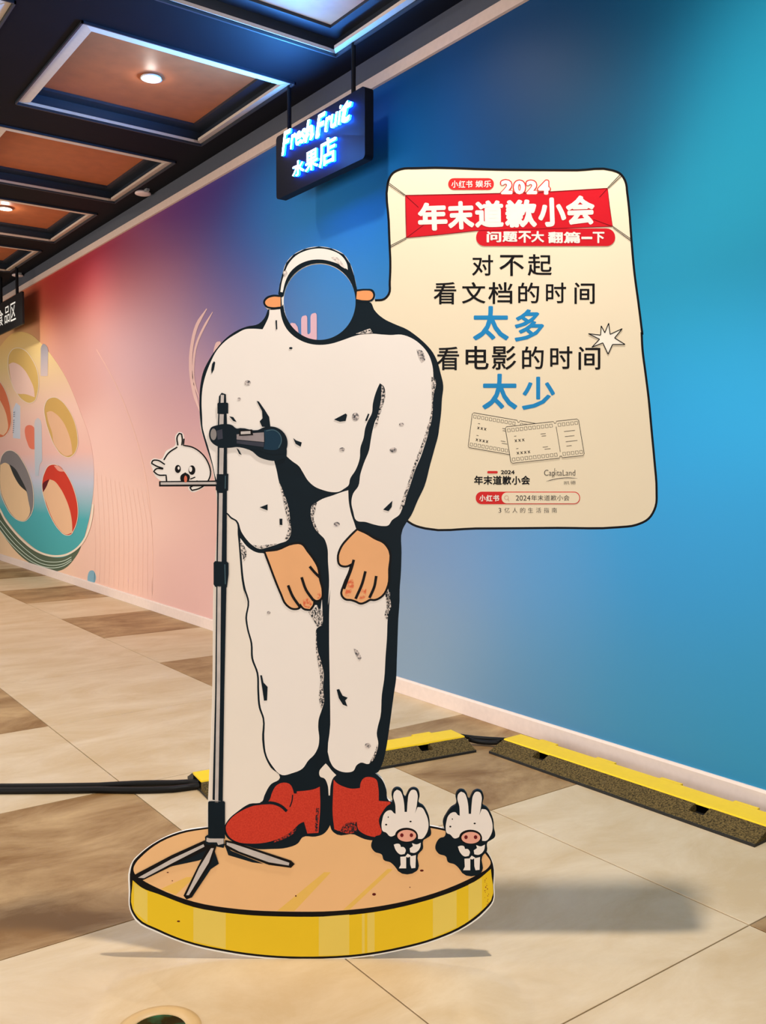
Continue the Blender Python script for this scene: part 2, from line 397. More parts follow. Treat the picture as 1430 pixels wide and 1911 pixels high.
hs.append(hole(px((M1, [(530,1260),(570,1180),(640,1155),(720,1190),(800,1280),(880,1430),(920,1600),(920,1740),(880,1830),(820,1870),(750,1850),(660,1750),(590,1590),(540,1420)])),
     px((M1, [(555,1335),(600,1320),(660,1350),(730,1420),(800,1550),(850,1720),(860,1830),(790,1855),(710,1800),(640,1700),(620,1580),(570,1430)])), (214,172,98), (236,188,150)))
hs.append(hole(px((M1, [(0,970),(50,1050),(100,1180),(130,1330),(130,1480),(95,1570),(50,1620),(0,1635),(-80,1580),(-110,1400),(-100,1100),(-60,1000)])),
     px((M1, [(0,1190),(50,1290),(83,1400),(83,1560),(40,1610),(-60,1560),(-90,1300)])), (222,120,80), (244,200,160)))
hs.append(hole(px((M2, [(0,400),(30,310),(80,265),(140,260),(200,295),(270,390),(340,530),(385,680),(400,830),(390,960),(350,1050),(290,1100),(220,1090),(140,1030),(60,900),(10,770),(-5,600)])),
     px((M2, [(4,430),(60,405),(110,430),(200,600),(310,740),(335,850),(346,1030),(290,1093),(217,1083),(142,1020),(67,890),(16,760),(0,600)])), (134,128,128), (240,204,160),
     [(px((M2, [(110,425),(150,450),(250,600),(300,700),(320,750),(240,680),(170,570)])), (52,54,54))]))
hs.append(hole(px((M2, [(500,640),(530,520),(580,440),(650,425),(740,480),(830,610),(890,760),(925,930),(920,1080),(880,1200),(840,1260),(780,1265),(700,1200),(610,1060),(540,880),(505,740)])),
     px((M2, [(512,755),(560,665),(590,602),(640,620),(710,700),(780,830),(830,970),(855,1110),(860,1235),(780,1258),(704,1194),(617,1054),(550,880)])), (208,62,44), (238,192,152),
     [(px((M2, [(510,650),(580,602),(560,670),(514,752)])), (100,28,34)), (px((M2, [(640,440),(700,440),(765,510),(700,505)])), (238,160,140))]))
wplate('reel_hub', px((M1, [(295,1540),(310,1500),(350,1485),(400,1510),(412,1560),(410,1775),(370,1770),(320,1680),(298,1600)])), P('hub', (236,128,100)), 3, reel)
wlines('window_edge', [(h, 1.0, True) for h in hs], P('edge', (246,228,205)), 5, reel)
wplate('reel_slot', px((M1, [(482,900),(484,575),(495,540),(515,518),(540,530),(562,560),(572,600),(566,900),(525,905)])), ramp_mat('print_slot', [(0, (222,200,195)), (.6, (185,175,180)), (1, (150,145,150))]), 4, reel, False)
wplate('reel_slot', px((M1, [(408,1470),(418,1425),(450,1400),(482,1425),(494,1480),(500,1911)]), (M2, [(470,430),(458,560),(418,560),(412,320)])), ramp_mat('print_slot2', [(0, (190,200,212)), (.6, (200,208,216)), (1, (214,205,208))]), 4, reel, False)
wplate('reel_label', px((M1, [(155,1300),(190,1220),(240,1260),(240,1650),(155,1640)])), P('label', (208,214,226)), 3, reel, False)
wlines('label_print', [(px((M1, [(180-i*1.6, 1330+i*24), (160-i*1.0, 1336+i*24)])), .9, False, False) for i in range(11) if i != 3], P('label_ink', (60,60,80)), 4, reel)
wplate('mural_dot', px((M2, [(1040,1810),(1045,1740),(1070,1690),(1100,1685),(1130,1720),(1140,1780),(1125,1830)])), P('dot', (128,176,196)), 1)
# faint printed rings beside the reel, the brush swirl and the white lettering
rings = []
for i in range(13):
    t = i/12
    a = [(172+t*112*.9, 880+40*t), (176+t*108, 960+30*t), (178+t*106, 1030+20*t), (176+t*108, 1085+25*t)]
    rings.append((a, .55))
rings.append(([(180,652),(215,715),(245,790),(268,870),(280,950),(285,1030),(284,1110)], 1.2))
wlines('mural_ring', rings, P('ring', (248,204,186)), 1)
wlines('mural_swirl', [dict(pix=[(386,576),(368,606),(358,646),(356,690),(363,735),(374,770)], wd=6.5, taper=True), dict(pix=[(397,582),(381,610),(367,642),(361,680),(362,712),(372,742)], wd=4.5, taper=True)] and
       [([(386,576),(368,606),(358,646),(356,690),(363,735),(374,770)], 6.0, False, True, True), ([(397,582),(381,610),(367,642),(361,680),(362,712),(372,742)], 4.0, False, True, True)], P('swirl', (244,205,198)), 2)
wplate('mural_stroke', [(398,664),(400,648),(405,638),(411,637),(415,648),(412,664)], P('swirl', (244,205,198)), 2)
def wtext(name, items, mat, X, bold=0, shear=0, parent=wall, depth=.002, side=None):   # boxes in (Y left edge, z bottom, Y right edge, z top) wall metres
    V = []; Fs = []; SF = []
    for s, (ya, za, yb, zb) in items:
        gv, gf = glyph(s, bold, shear); xs = [v[0] for v in gv]; zs = [v[1] for v in gv]; n = len(V); k = len(gv)
        q = [(ya+(v[0]-min(xs))/(max(xs)-min(xs))*(yb-ya), za+(v[1]-min(zs))/(max(zs)-min(zs))*(zb-za), v[2]) for v in gv]
        V += [(X-depth-d, a, c) for a, c, d in q]; Fs += [tuple(i+n for i in f_) for f_ in gf]
        if side:
            V += [(X, a, c) for a, c, d in q]; ed = {}
            for f_ in gf:
                for i in range(len(f_)): ed[(f_[i], f_[(i+1) % len(f_)])] = 1
            sf = [(n+b_, n+a, n+a+k, n+b_+k) for a, b_ in ed if (b_, a) not in ed]; SF += range(len(Fs), len(Fs)+len(sf)); Fs += sf
    o = obj(name, V, Fs, mat, parent)
    if side:
        o.data.materials.append(side)
        for i in SF: o.data.polygons[i].material_index = 1
    return o
wtext('mural_lettering', [('o', (5.585,2.185,5.40,2.345)), ('u', (5.365,2.18,5.165,2.372))], P('letter', (240,196,206)), WALL-.001, .05)

# ---- trim along the top, soffit band, baseboard
trim = MB().box((WALL-.02, Y0, 3.612), (WALL, Y1, 3.678)).build('trim_1', M('trim_cream', (222,196,180), .5)); tag(trim, kind='structure')
band = MB().box((WALL-.012, Y0, 3.678), (WALL, Y1, CEIL)).build('trim_2', M('soffit_grey', (78,80,88), .6)); tag(band, kind='structure')
bb = MB().extrude([(WALL-.014, 0), (WALL-.014, .082), (WALL-.009, .092), (WALL, .092), (WALL, 0)], Y0, Y1).build('baseboard_right', M('baseboard_white', (236,218,208), .45)); tag(bb, kind='structure')

# ---- ceiling with rows of recessed coffers
CX0, CW, CL, CP = (1.69, -.02), 1.365, 1.40, 1.868
cy = [5.10+CP*k for k in range(-4, 7)]
xcuts = [XL, -1.73, -.365, -.02, 1.345, 1.69, 3.055, WALL]
mb = MB()
for a, b_, full in ((XL, -.02, 1), (1.345, 1.69, 1), (3.055, WALL, 1), (-.02, 1.345, 0), (1.69, 3.055, 0)):
    if full: mb.box((a, Y0, CEIL), (b_, Y1, CEIL+.03))
    else:
        e = [Y0] + [q for c in cy for q in (c, c+CL)] + [Y1]
        for q in range(0, len(e), 2):
            if e[q+1] > e[q]: mb.box((a, e[q], CEIL), (b_, e[q+1], CEIL+.03))
CEILM = M('ceiling_black', (8,10,17), .65, .1, 6, spec=.12)
ceiling = mb.build('ceiling', CEILM); tag(ceiling, kind='structure')
FRM = M('coffer_frame_cream', (205,188,170), .4); DARKF = M('coffer_wall_dark', (34,40,50), .45); PANM = M('coffer_panel_copper', (172,96,54), .5, .12, 9, spec=.4)
def coffer(x0, y0):
    x1, y1 = x0+CW, y0+CL; z0, z1 = CEIL, CEIL+.115; g = .012
    c = MB()
    for a, b_ in (((x0, y0), (x1, y0+.01)), ((x0, y1-.01), (x1, y1)), ((x0, y0), (x0+.01, y1)), ((x1-.01, y0), (x1, y1))):
        c.box((a[0], a[1], z0-.014), (b_[0], b_[1], z1))
    cf = c.build('coffer', DARKF, ceiling)
    # inner ledge and copper panel
    l = MB(); i0, i1 = .085, .115
    for a, b_ in (((x0+.01, y0+.01), (x1-.01, y0+i1)), ((x0+.01, y1-i1), (x1-.01, y1-.01)), ((x0+.01, y0+i1), (x0+i1, y1-i1)), ((x1-i1, y0+i1), (x1-.01, y1-i1))):
        l.box((a[0], a[1], z1-.03), (b_[0], b_[1], z1))
    l.build('ledge', DARKF, cf)
    MB().box((x0+i1-.005, y0+i1-.005, z1-.012), (x1-i1+.005, y1-i1+.005, z1+.01)).build('panel', PANM, cf)
    w_ = .068; h = .012
    # tilted cream bars, mitred at the corners
    for (ax, ay), (bx, by), (nx, ny), ww in (((x0+g, y0+g), (x0+g, y1-g), (1, 0), w_), ((x1-g, y1-g), (x1-g, y0+g), (-1, 0), w_*.8), ((x1-g, y0+g), (x0+g, y0+g), (0, 1), w_), ((x0+g, y1-g), (x1-g, y1-g), (0, -1), .028)):
        tx, ty = (bx-ax), (by-ay); L = math.hypot(tx, ty); tx, ty = tx/L*w_, ty/L*w_
        v = [(ax, ay, z0+.004), (bx, by, z0+.004), (bx-tx+nx*ww, by-ty+ny*ww, z0-.008), (ax+tx+nx*ww, ay+ty+ny*ww, z0-.008)]
        v += [(q[0], q[1], q[2]+.02) for q in v]
        obj('frame_bar', v, [(0,1,2,3),(7,6,5,4),(0,4,5,1),(1,5,6,2),(2,6,7,3),(3,7,4,0)], FRM, cf)
for c in cy:
    for x in CX0: coffer(x, c)

# ================================================================== CEILING FITTINGS
GLOW = M('lamp_disc', (255,240,215), .4, 0, emit=(255,226,180), es=14)
RIMM = M('lamp_rim', (225,215,200), .4)
def downlight(x, y, z, label, on=True, watt=30):
    t = empty('downlight', (x, y, z), label=label, cat='downlight')
    MB().lathe((0, 0, 0), [(.052, -.0), (.066, -.006), (.07, -.016), (.058, -.018), (.05, -.01), (.0, -.008)]).build('trim_ring', RIMM, t, True)
    MB().lathe((0, 0, 0), [(.0, -.0125), (.049, -.0125), (.049, -.009), (.0, -.009)]).build('lens', GLOW if on else RIMM, t)
    if on: lamp('lens_spill', 'POINT', (x, y, z-.05), watt*.035, WARM, None, .03)
    if on: lamp('downlight_beam', 'SPOT', (x, y, z-.03), watt, WARM, (x, y, 0), .05, 150, .8)
PZ = CEIL+.103
downlight(2.372, 5.80, PZ, 'lit downlight in the nearest full copper ceiling coffer')
downlight(2.372, 5.80-CP, PZ, 'lit downlight in the coffer above the frame, over the neon sign', True, 70)
downlight(2.372, 5.80+2*CP, PZ, 'lit downlight in the far orange ceiling coffer at the left edge', True, 70)
for x, y, lb in ((3.14, 7.90, 'small unlit round fitting on the black ceiling beside the wall'), (3.17, 12.2, 'distant small round ceiling fitting above the black hanging sign')):
    t = empty('ceiling_sensor', (x, y, CEIL), label=lb, cat='ceiling sensor')
    MB().lathe((0, 0, 0), [(.055, 0), (.07, -.012), (.07, -.022), (.055, -.028), (0, -.028)]).build('dome', M('sensor_white', (225,200,195), .5), t, True)
    MB().box((-.015, -.12, -.02), (.015, -.06, 0)).build('bracket', M('sensor_grey', (130,130,130), .5), t)

BOXM = M('sign_black', (10,14,26), .5, spec=.15)
ROD = M('rod_black', (10,10,14), .5, spec=.15)
# neon shop sign
SX = 3.05
_a, _b, _c = on_x(516, 373, SX-.03), on_x(681, 164, SX-.03), on_x(516, 256, SX-.03)
SY, SZ, SHY, SHZ = (_a.y+_b.y)/2, (_a.z+_c.z)/2, (_a.y-_b.y)/2, (_c.z-_a.z)/2
sg = empty('neon_shop_sign', (SX, SY, SZ), label='dark hanging shop sign with white neon Fresh Fruit lettering and blue glow', cat='sign')
def rbox(hy, hz, d):
    v, f_ = plate_mesh([rrect(-hy, -hz, hy, hz, .025)], lambda u, v, y: (y, -u, v), -d, d); return v, f_
obj('sign_box', *rbox(SHY, SHZ, .03), BOXM, sg)
for q in (540, 660):
    y = on_x(q, 200, SX).y-SY
    MB().tube([(0, y, SHZ-.005), (0, y, CEIL-SZ)], .014).build('hanging_rod', ROD, sg)
NEON = M('neon_white', (240,248,255), .4, 0, emit=(205,236,255), es=9)
def stext(name, items, mat, X, bold, shear, parent, depth, c):
    return wtext(name, items, mat, X, bold, shear, parent, depth, M('neon_side', (120,190,255), .4, 0, emit=(0,80,255), es=26))
def signbox(x0, yt, x1, yb):         # pixel corners -> box on the sign's face
    p, q = on_x(x0, yb, SX-.034), on_x(x1, yt, SX-.034); return (p.y-SY, p.z-SZ, q.y-SY, q.z-SZ)
def neon(ch, x0, yt, x1, yb, yt2=None, bold=.03, shear=0):
    stext('neon_letter', [(ch, signbox(x0, yt, x1, yb))], NEON, -.034, bold, shear, sg, .014, 0)
for ch, x0, x1, h0, h1 in (('F', 529, 546, 0, 1), ('r', 545, 556, .1, .72), ('e', 555, 565, .1, .72), ('s', 564, 574, .1, .72), ('h', 572, 588, .05, 1),
                           ('F', 592, 611, 0, 1), ('r', 609, 621, .1, .72), ('u', 620, 634, .1, .72), ('i', 634, 641, .1, .95), ('t', 640, 660, .05, 1)):
    lo = lambda x: 292-(x-529)*.515; hi = lambda x: 249-(x-529)*.49
    xm = (x0+x1)/2; yl, yh = lo(xm), hi(xm)
    # letter stands on the slanted writing line
    za = on_x(xm, yl+(yh-yl)*h0, SX-.034).z-SZ; zb = on_x(xm, yl+(yh-yl)*h1, SX-.034).z-SZ
    ya, yb = on_x(x0, yl, SX-.034).y-SY, on_x(x1, yl, SX-.034).y-SY
    stext('neon_letter', [(ch, (ya, za, yb, zb))], NEON, -.034, .02, .25, sg, .014, 0)
for ch, x0, x1, yb, yt in (('水', 549, 571, 328, 300), ('果', 573, 597, 318, 281), ('店', 599, 630, 308, 258)):
    xm = (x0+x1)/2; za, zb = on_x(xm, yb, SX-.034).z-SZ, on_x(xm, yt, SX-.034).z-SZ
    stext('neon_letter', [(ch, (on_x(x0, yb, SX-.034).y-SY, za, on_x(x1, yb, SX-.034).y-SY, zb))], NEON, -.034, .018, 0, sg, .014, 0)
lamp('neon_glow', 'AREA', (SX-.06, SY-.05, SZ), 130, (.06, .34, 1.0), (1.3, SY-.3, 4.1), .8, sy=.3)
lamp('neon_glow', 'POINT', (SX-.25, SY-.1, SZ-.05), 9, (.04, .25, 1.0), None, .08)
# far hanging sign
_a, _b = on_x(41, 543, SX-.012), on_x(41, 605, SX-.012)
S2Z, S2H = (_a.z+_b.z)/2, (_a.z-_b.z)/2
s2 = empty('hanging_sign', (SX, _a.y+.62, S2Z), label='black hanging sign box with white outlined characters at far left', cat='sign')
obj('sign_box', *rbox(.62, S2H, .012), M('sign_matt_black', (12,13,14), .5), s2)
for y in (.42, -.36): MB().tube([(0, y, S2H-.01), (0, y, CEIL-S2Z)], .018).build('hanging_rod', ROD, s2)
wtext('lettering', [('食', (.56,-.10,.28,.11)), ('品', (.20,-.10,-.04,.11)), ('区', (-.09,-.105,-.33,.115))], M('sign_letter_white', (235,232,222), .5, 0, emit=(235,232,222), es=.5), -.0125, 0, 0, s2, .004)

# ================================================================== FLOOR THINGS
RUB = speckle('ramp_worn_rubber', (48,40,22), (118,98,56), 160, .35, .66, .8)
BLK = M('rubber_black', (22,22,20), .6, bump=.3); YEL = M('lid_yellow', (250,208,14), .42, .03); SLOT = M('slot_dark', (14,14,14), .7)
def ramp(a, b_, wd, slots, label, ends=(True, True), lidend=(.0, .0)):
    a = Vector(a); b_ = Vector(b_); d = (b_-a); L = d.length; rz = math.atan2(d.y, d.x)-math.pi/2      # local y runs along the ramp, +x towards its far side or near side
    t = empty('cable_ramp', (a.x, a.y, 0), rz, label=label, cat='cable ramp')
    s = 1 if wd > 0 else -1; W_ = abs(wd)
    pr = lambda pts: [(s*x, z) for x, z in pts]
    MB().extrude(pr([(0, 0), (0, .011), (W_, .011), (W_, 0)]), 0, L).build('base', BLK, t)
    # front slope, cut open at the handle slots
    e = [0.0]
    for c in slots: e += [c-.032, c+.032]
    e.append(L); m = MB()
    for q in range(0, len(e), 2): m.extrude(pr([(.004, .011), (.092, .046), (.105, .046), (.105, .011)]), e[q], e[q+1])
    for c in slots: m.extrude(pr([(.004, .011), (.052, .0303), (.055, .011)]), c-.032, c+.032)
    m.build('front_slope', RUB, t)
    for c in slots: MB().box((min(s*.055, s*.104), c-.031, .011), (max(s*.055, s*.104), c+.031, .014)).build('handle_slot', SLOT, t)
    MB().extrude(pr([(W_-.004, .011), (W_-.07, .046), (W_-.085, .046), (W_-.085, .011)]), 0, L).build('back_slope', BLK, t)
    m = MB(); lo, hi = .098, W_-.075
    y0, y1 = lidend[0], L-lidend[1]
    m.extrude(pr([(lo, .044), (lo+.004, .052), (hi-.004, .052), (hi, .044)]), y0, y1)
    N = max(2, int(L/.28))
    for q in range(N):
        yy = y0+(y1-y0)*(q+.5)/N
        m.box((min(s*(hi-.002), s*(hi+.018)), yy-.05, .044), (max(s*(hi-.002), s*(hi+.018)), yy+.05, .0515))
    m.build('lid', YEL, t)
    for q, y in enumerate((0, L)):
        if ends[q]:
            sg_ = -1 if q == 0 else 1
            for x in (.12, W_-.12):
                MB().lathe((s*x, y+sg_*.014, 0), [(0, .04), (.016, .04), (.02, .034), (.02, 0)], 12).build('end_lug', BLK, t)
    return t
ramp((2.924,1.755,0), (2.888,3.09,0), .295, (.27, 1.08), 'yellow topped cable ramp along the blue wall baseboard', (True, False))
ramp((2.85,3.135,0), (1.56,3.31,0), .30, (.235, .90), 'yellow topped cable ramp lying crosswise behind the standee', (False, False), (.0, .0))
ramp((2.963,.30,0), (2.926,1.70,0), .27, (.35, 1.0), 'black and yellow cable ramp end at the right frame edge', (True, False))
CAB = M('cable_black', (15,14,13), .5, spec=.2)
for k, (off, r, lb) in enumerate(((.0, .0135, 'upper black cable running left from the ramp'), (-.036, .0135, 'lower black cable running left from the ramp'))):
    P_ = []
    for i in range(25):
        t = i/24; x = 1.60-t*2.0
        q = on_z(371-t*560, 1472+6*math.sin(t*2.2)+(-1 if k == 0 else 1)*(3.6+2.6*math.sin(min(1, t*3)*math.pi)*(1 if t < .33 else 0)) + (0 if t > .08 else (.08-t)*40*(-1)), 0)
        P_.append((q.x, q.y, r))
    tag(MB().tube(P_, r).build('cable', CAB, None, True), lb, 'cable')
def smooth3(p):
    return [tuple(v) for v in (Vector(p[0])*(1-t)**3+Vector(p[1])*3*t*(1-t)**2+Vector(p[2])*3*t*t*(1-t)+Vector(p[3])*t**3 for t in (i/10 for i in range(11)))]
for k in range(2):
    P_ = smooth3([(2.892,3.235,.03),(2.93,3.215,.014),(2.97,3.17,.013),(2.985,3.115,.028)] if k == 0 else [(2.897,3.30,.03),(2.96,3.275,.013),(3.03,3.20,.013),(3.05,3.115,.028)])
    tag(MB().tube(P_, .011).build('cable', CAB, None, True), ('front' if k == 0 else 'rear')+' short black cable joining the two ramps at the corner', 'cable')
# round in-ground fitting
gc = on_z(314, 1878, 0)-FH*.103
t = empty('floor_uplight', (gc.x, gc.y, 0), label='round in-ground floor light with green glow painted in its dark glass, at bottom edge', cat='floor light')
MB().lathe((0, 0, 0), [(.103, 0), (.103, .0025), (.09, .005), (.07, .004), (.066, .0005), (.066, .0)], 48).build('ring', M('brass_ring', (204,172,122), .4), t, True)
MB().lathe((0, 0, 0), [(0, .0016), (.066, .0016), (.066, .0002)], 48).build('glass', speckle('uplight_glass_glow', (36,30,16), (14,126,92), 9, .42, .62, .12), t)  # green glow painted into the dark glass as its second colour

# ================================================================== THE STANDEE
st = empty('cartoon_standee', (BASE.x, BASE.y, 0), -YAW, label='tall printed cardboard standee of bowing headless figure with speech board', cat='standee')
CREAM = M('print_cream', (240,230,218), .5, .015, 4); WHITE = M('print_white', (243,235,228), .5, .015, 4)
INK = M('print_ink', (7,24,34), .45, .15, 14); BLACK = M('print_black', (14,12,14), .45)
SPEECH = M('print_speech_cream', (240,226,198), .5, .015, 4); RED = M('print_red', (206,24,38), .5, .04, 6); PILL = M('print_pill_red', (214,44,44), .5)
SKIN = M('print_skin', (238,178,126), .5, .03, 12); EARC = M('print_ear', (238,160,104), .5, .04, 20); TINT = speckle('print_skin_tint', (222,110,72), (238,178,126), 120, .4, .62)
SHOE = speckle('print_shoe_red', (192,50,34), (212,66,46), 260, .3, .7); BLUE = M('print_blue', (34,138,200), .5, .03, 10)
CRAY = speckle('print_crayon', (24,34,42), (228,216,208), 220, .40, .58); FAINT = speckle('print_faint', (178,168,164), (236,224,216), 150, .35, .6)
SILV = M('print_silver', (196,188,184), .5, .12, 20); EDGE = M('board_white', (240,238,234), .6); TAN = M('print_tan', (238,190,136), .5, .03, 5)
GOLD = M('print_gold', (232,196,40), .5, .03, 5); PALE = M('print_pale_gold', (230,204,96), .5, .03, 5); STREAK = M('print_streak', (234,190,96), .5, .02); SPECK = M('print_speck', (96,28,24), .5)

# outlines shared by the board and its print
ell = lambda a0, a1, n: [(704+201*math.cos(math.radians(a0+(a1-a0)*i/n)), 366+213*math.sin(math.radians(a0+(a1-a0)*i/n))) for i in range(n+1)]
HOLE = px((ZA, circ(704, 366, 201.5, 213.5, 64)))
cap_out = [(475,325),(483,270),(497,215),(520,150),(560,105),(620,74),(700,60),(770,70),(840,104),(875,155),(898,225),(914,300)]
r_ear = [(960,296),(1003,303),(1014,330),(1005,358),(990,372)]
r_shoulder = [(1008,410),(1060,460),(1120,490),(1190,520),(1245,558),(1295,602),(1332,645),(1358,695),(1378,765),(1393,835),(1386,905),(1381,985),(1370,1072)]
r_side = [(1366,90),(1345,170),(1320,260),(1288,380),(1250,460),(1215,540),(1190,578),(1166,622),(1161,750),(1158,850),(1150,960),(1147,1050)]
r_leg = [(1310,0),(1308,80),(1300,200),(1295,330),(1290,480),(1285,600),(1270,700),(1250,850),(1232,980),(1215,1080),(1190,1170),(1152,1225)]
r_boot = [(1272,170),(1320,212),(1355,290),(1372,372),(1398,385),(1390,560),(1312,652)]
l_arm = [(418,410),(398,458),(365,490),(300,505),(250,525),(190,565),(130,630),(90,690),(60,750),(42,830),(37,900),(38,980),(44,1072)]
l_ear = [(490,332),(440,329),(405,344),(391,368),(404,396)]
# --- backing board (with the face hole), thickness 18 mm
TH = .012
board_pix = px((ZA, cap_out+r_ear+r_shoulder), (ZB, r_side), (ZC, r_leg), (ZD, r_boot+[(1260,672),(1150,650),(1100,720),(300,760),(40,760)]),
   (ZP, [(386,1560),(389,1480),(396,1300),(398,1100),(402,905),(397,880),(384,828)]), (ZA, l_arm[::-1]+l_ear[::-1]))
fig = shape('figure_board', st, board_pix, CREAM, 1, True, [HOLE], TH)
fig['label'] = 'white suited bowing figure board with round face hole'
# --- ink silhouette
cap_in = ell(-4, -172, 22)
hole_low = ell(176, -2, 24)
ink_body = px((ZA, [(416,410),(440,407),(488,400)]), (ZA, hole_low), (ZA, [(930,366),(990,372)]+r_shoulder), (ZB, r_side), (ZC, r_leg),
   (ZD, [(1272,170),(1320,212),(1355,290),(1372,372),(1398,385),(1390,560),(1312,652),(1270,666),(1200,660),(1150,640),(1120,625),(990,625),(950,592),(938,556),(928,576),(890,620),(830,640),(735,645),(700,690),(620,722),(500,732),(400,732),(320,708),(250,690),(200,668),(168,640),(155,570),(190,508),(250,456),(340,398),(436,378),(452,335),(500,252),(566,205)]),
   (ZC, [(510,1252),(450,1190),(410,1112),(391,1000),(394,862),(369,790),(359,680),(354,560),(319,460),(314,360),(289,262),(279,190),(294,82),(268,0)]),
   (ZB, [(298,1030),(272,900),(263,800),(255,700),(250,650),(238,575),(212,560),(184,532),(150,530)]), (ZP, [(404,912),(396,868),(384,830),(376,800)]), (ZA, l_arm[::-1][1:]))
ink = shape('ink_silhouette', st, ink_body, INK, 2, True); ink['label'] = 'dark ink outline and shadow of the figure'
cap_ink = shape('cap_outline', fig, px((ZA, cap_out+[(912,345)]+cap_in+[(490,345)])), INK, 2, False)
shape('cap', fig, px((ZA, [(487,312),(494,262),(508,215),(530,160),(572,112),(630,83),(700,71),(765,80),(825,110),(858,160),(862,190),(835,170),(780,146),(704,132),(640,139),(582,165),(540,205),(515,255),(500,315)])), WHITE, 3)
many('cap_crayon', fig, [px((ZA, [(770,120),(795,118),(830,150),(850,185),(825,170),(800,145)])), px((ZA, [(505,200),(520,190),(525,215),(508,235)]))], FAINT, 4)
# --- ears
for nm, outl, inn in (('ear', [(492,330),(440,329),(405,344),(391,368),(404,396),(440,408),(496,404)], [(488,341),(443,340),(414,352),(402,370),(412,389),(442,397),(488,394)]),
                      ('ear', [(905,300),(960,295),(1003,302),(1014,328),(1005,357),(950,370),(905,368)], [(913,310),(958,305),(995,312),(1003,330),(996,350),(950,359),(909,352)])):
    o = shape('ear_outline', fig, px((ZA, outl)), INK, 3); shape(nm, fig, px((ZA, inn)), EARC, 4)
# --- jacket: torso with both sleeves
jacket = px((ZA, [(426,412),(424,440),(404,490),(388,520),(335,517),(292,520),(242,545),(182,585),(132,640),(97,708),(70,780),(54,850),(49,930),(52,1000),(56,1072)]),
   (ZB, [(64,90),(88,170),(112,262),(130,340),(150,380),(150,518),(192,528),(215,551),(246,570),(270,632),(295,670),(332,708),(370,728),(420,718),(480,698),(528,678),(546,640),(540,580),(530,500),(516,450),(498,400),(478,350),(468,300),(452,236),(515,207),(550,238),(592,270),(612,302),(642,350),(682,384),(722,400),(772,412),(812,410),(842,393),(866,374),(874,340),(905,290),(928,225),(932,165),(950,110),(958,60),(972,20)]),
   (ZA, [(996,985),(1001,935),(1026,850),(1040,820),(1060,835),(1070,880),(1056,940),(1036,1000)]),
   (ZB, [(1024,0),(1002,60),(990,120),(980,180),(952,250),(932,312),(920,380),(892,420),(882,470),(892,520),(910,570),(960,578),(1010,593),(1058,601),(1085,598),(1108,568),(1148,538),(1166,500),(1186,440),(1210,370),(1236,290),(1266,220),(1290,150),(1308,90),(1318,30)]),
   (ZA, [(1324,1020),(1330,960),(1333,900),(1338,800),(1332,722),(1308,655),(1268,606),(1218,570),(1160,550),(1100,552),(1050,549),(1000,545),(940,548),(885,562),(835,580),(770,600),(704,607),(640,598),(575,568),(522,518),(494,455),(486,408),(450,412)]))
jk = shape('jacket', ink, jacket, WHITE, 3, True)
# crayon grain along the shaded edges
many('crayon_shading', ink, [
  px((ZA, [(1326,780),(1342,790),(1336,900),(1330,1010),(1318,1068),(1300,1072),(1322,1000),(1330,900)])),
  px((ZB, [(1318,40),(1300,110),(1272,190),(1240,270),(1214,350),(1188,430),(1166,498),(1148,508),(1172,430),(1200,350),(1222,280),(1256,190),(1292,90),(1306,40)])),
  px((ZB, [(478,352),(500,402),(520,455),(534,505),(542,580),(546,640),(526,678),(512,670),(530,620),(520,540),(508,480),(496,420)])),
  px((ZB, [(335,706),(370,726),(420,716),(470,698),(420,704),(375,710)])),
  px((ZA, [(1050,825),(1062,850),(1070,890),(1056,945),(1036,1005),(1020,1060),(1008,1068),(1030,990),(1044,930)])),
  px((ZC, [(700,150),(760,110),(792,150),(792,240),(760,250),(730,200)])),
  px((ZC, [(752,250),(765,420),(785,480),(800,570),(796,660),(803,760),(785,800),(770,720),(780,600),(765,500),(752,420)])),
  px((ZB, [(668,480),(690,470),(680,520),(672,560),(690,610),(705,645),(682,620),(662,570),(655,520)])),
  px((ZB, [(1075,935),(1095,1000),(1100,1060),(1085,1080),(1078,1000)])),
  px((ZC, [(1210,20),(1245,20),(1240,110),(1228,200),(1215,190),(1222,110)])),
  px((ZC, [(1160,1030),(1155,1085),(1130,1140),(1105,1165),(1120,1130),(1145,1080)])),
  px((ZB, [(262,680),(290,720),(300,760),(285,800),(272,760)])),
  px((ZA, [(905,545),(985,515),(1000,540),(940,545)]))], CRAY, 5)
many('faint_crayon', ink, [px((ZA, circ(305,818,18,14,10))), px((ZA, circ(258,908,10,9,8))), px((ZA, circ(1160,1048,13,9,8))), px((ZB, circ(1115,178,20,14,10))), px((ZB, circ(800,590,17,12,9))),
   px((ZB, circ(830,175,15,11,9))), px((ZC, circ(1096,1042,20,18,9))), px((ZC, circ(435,155,12,10,8))), px((ZA, circ(905,1006,20,22,10))), px((ZA, [(1245,632),(1275,640),(1292,690),(1272,702),(1255,670)])), px((ZC, [(1000,395),(1018,400),(1055,455),(1040,478),(1018,440)]))], speckle('print_crayon_light', (70,70,76), (222,210,204), 170, .36, .62), 5)
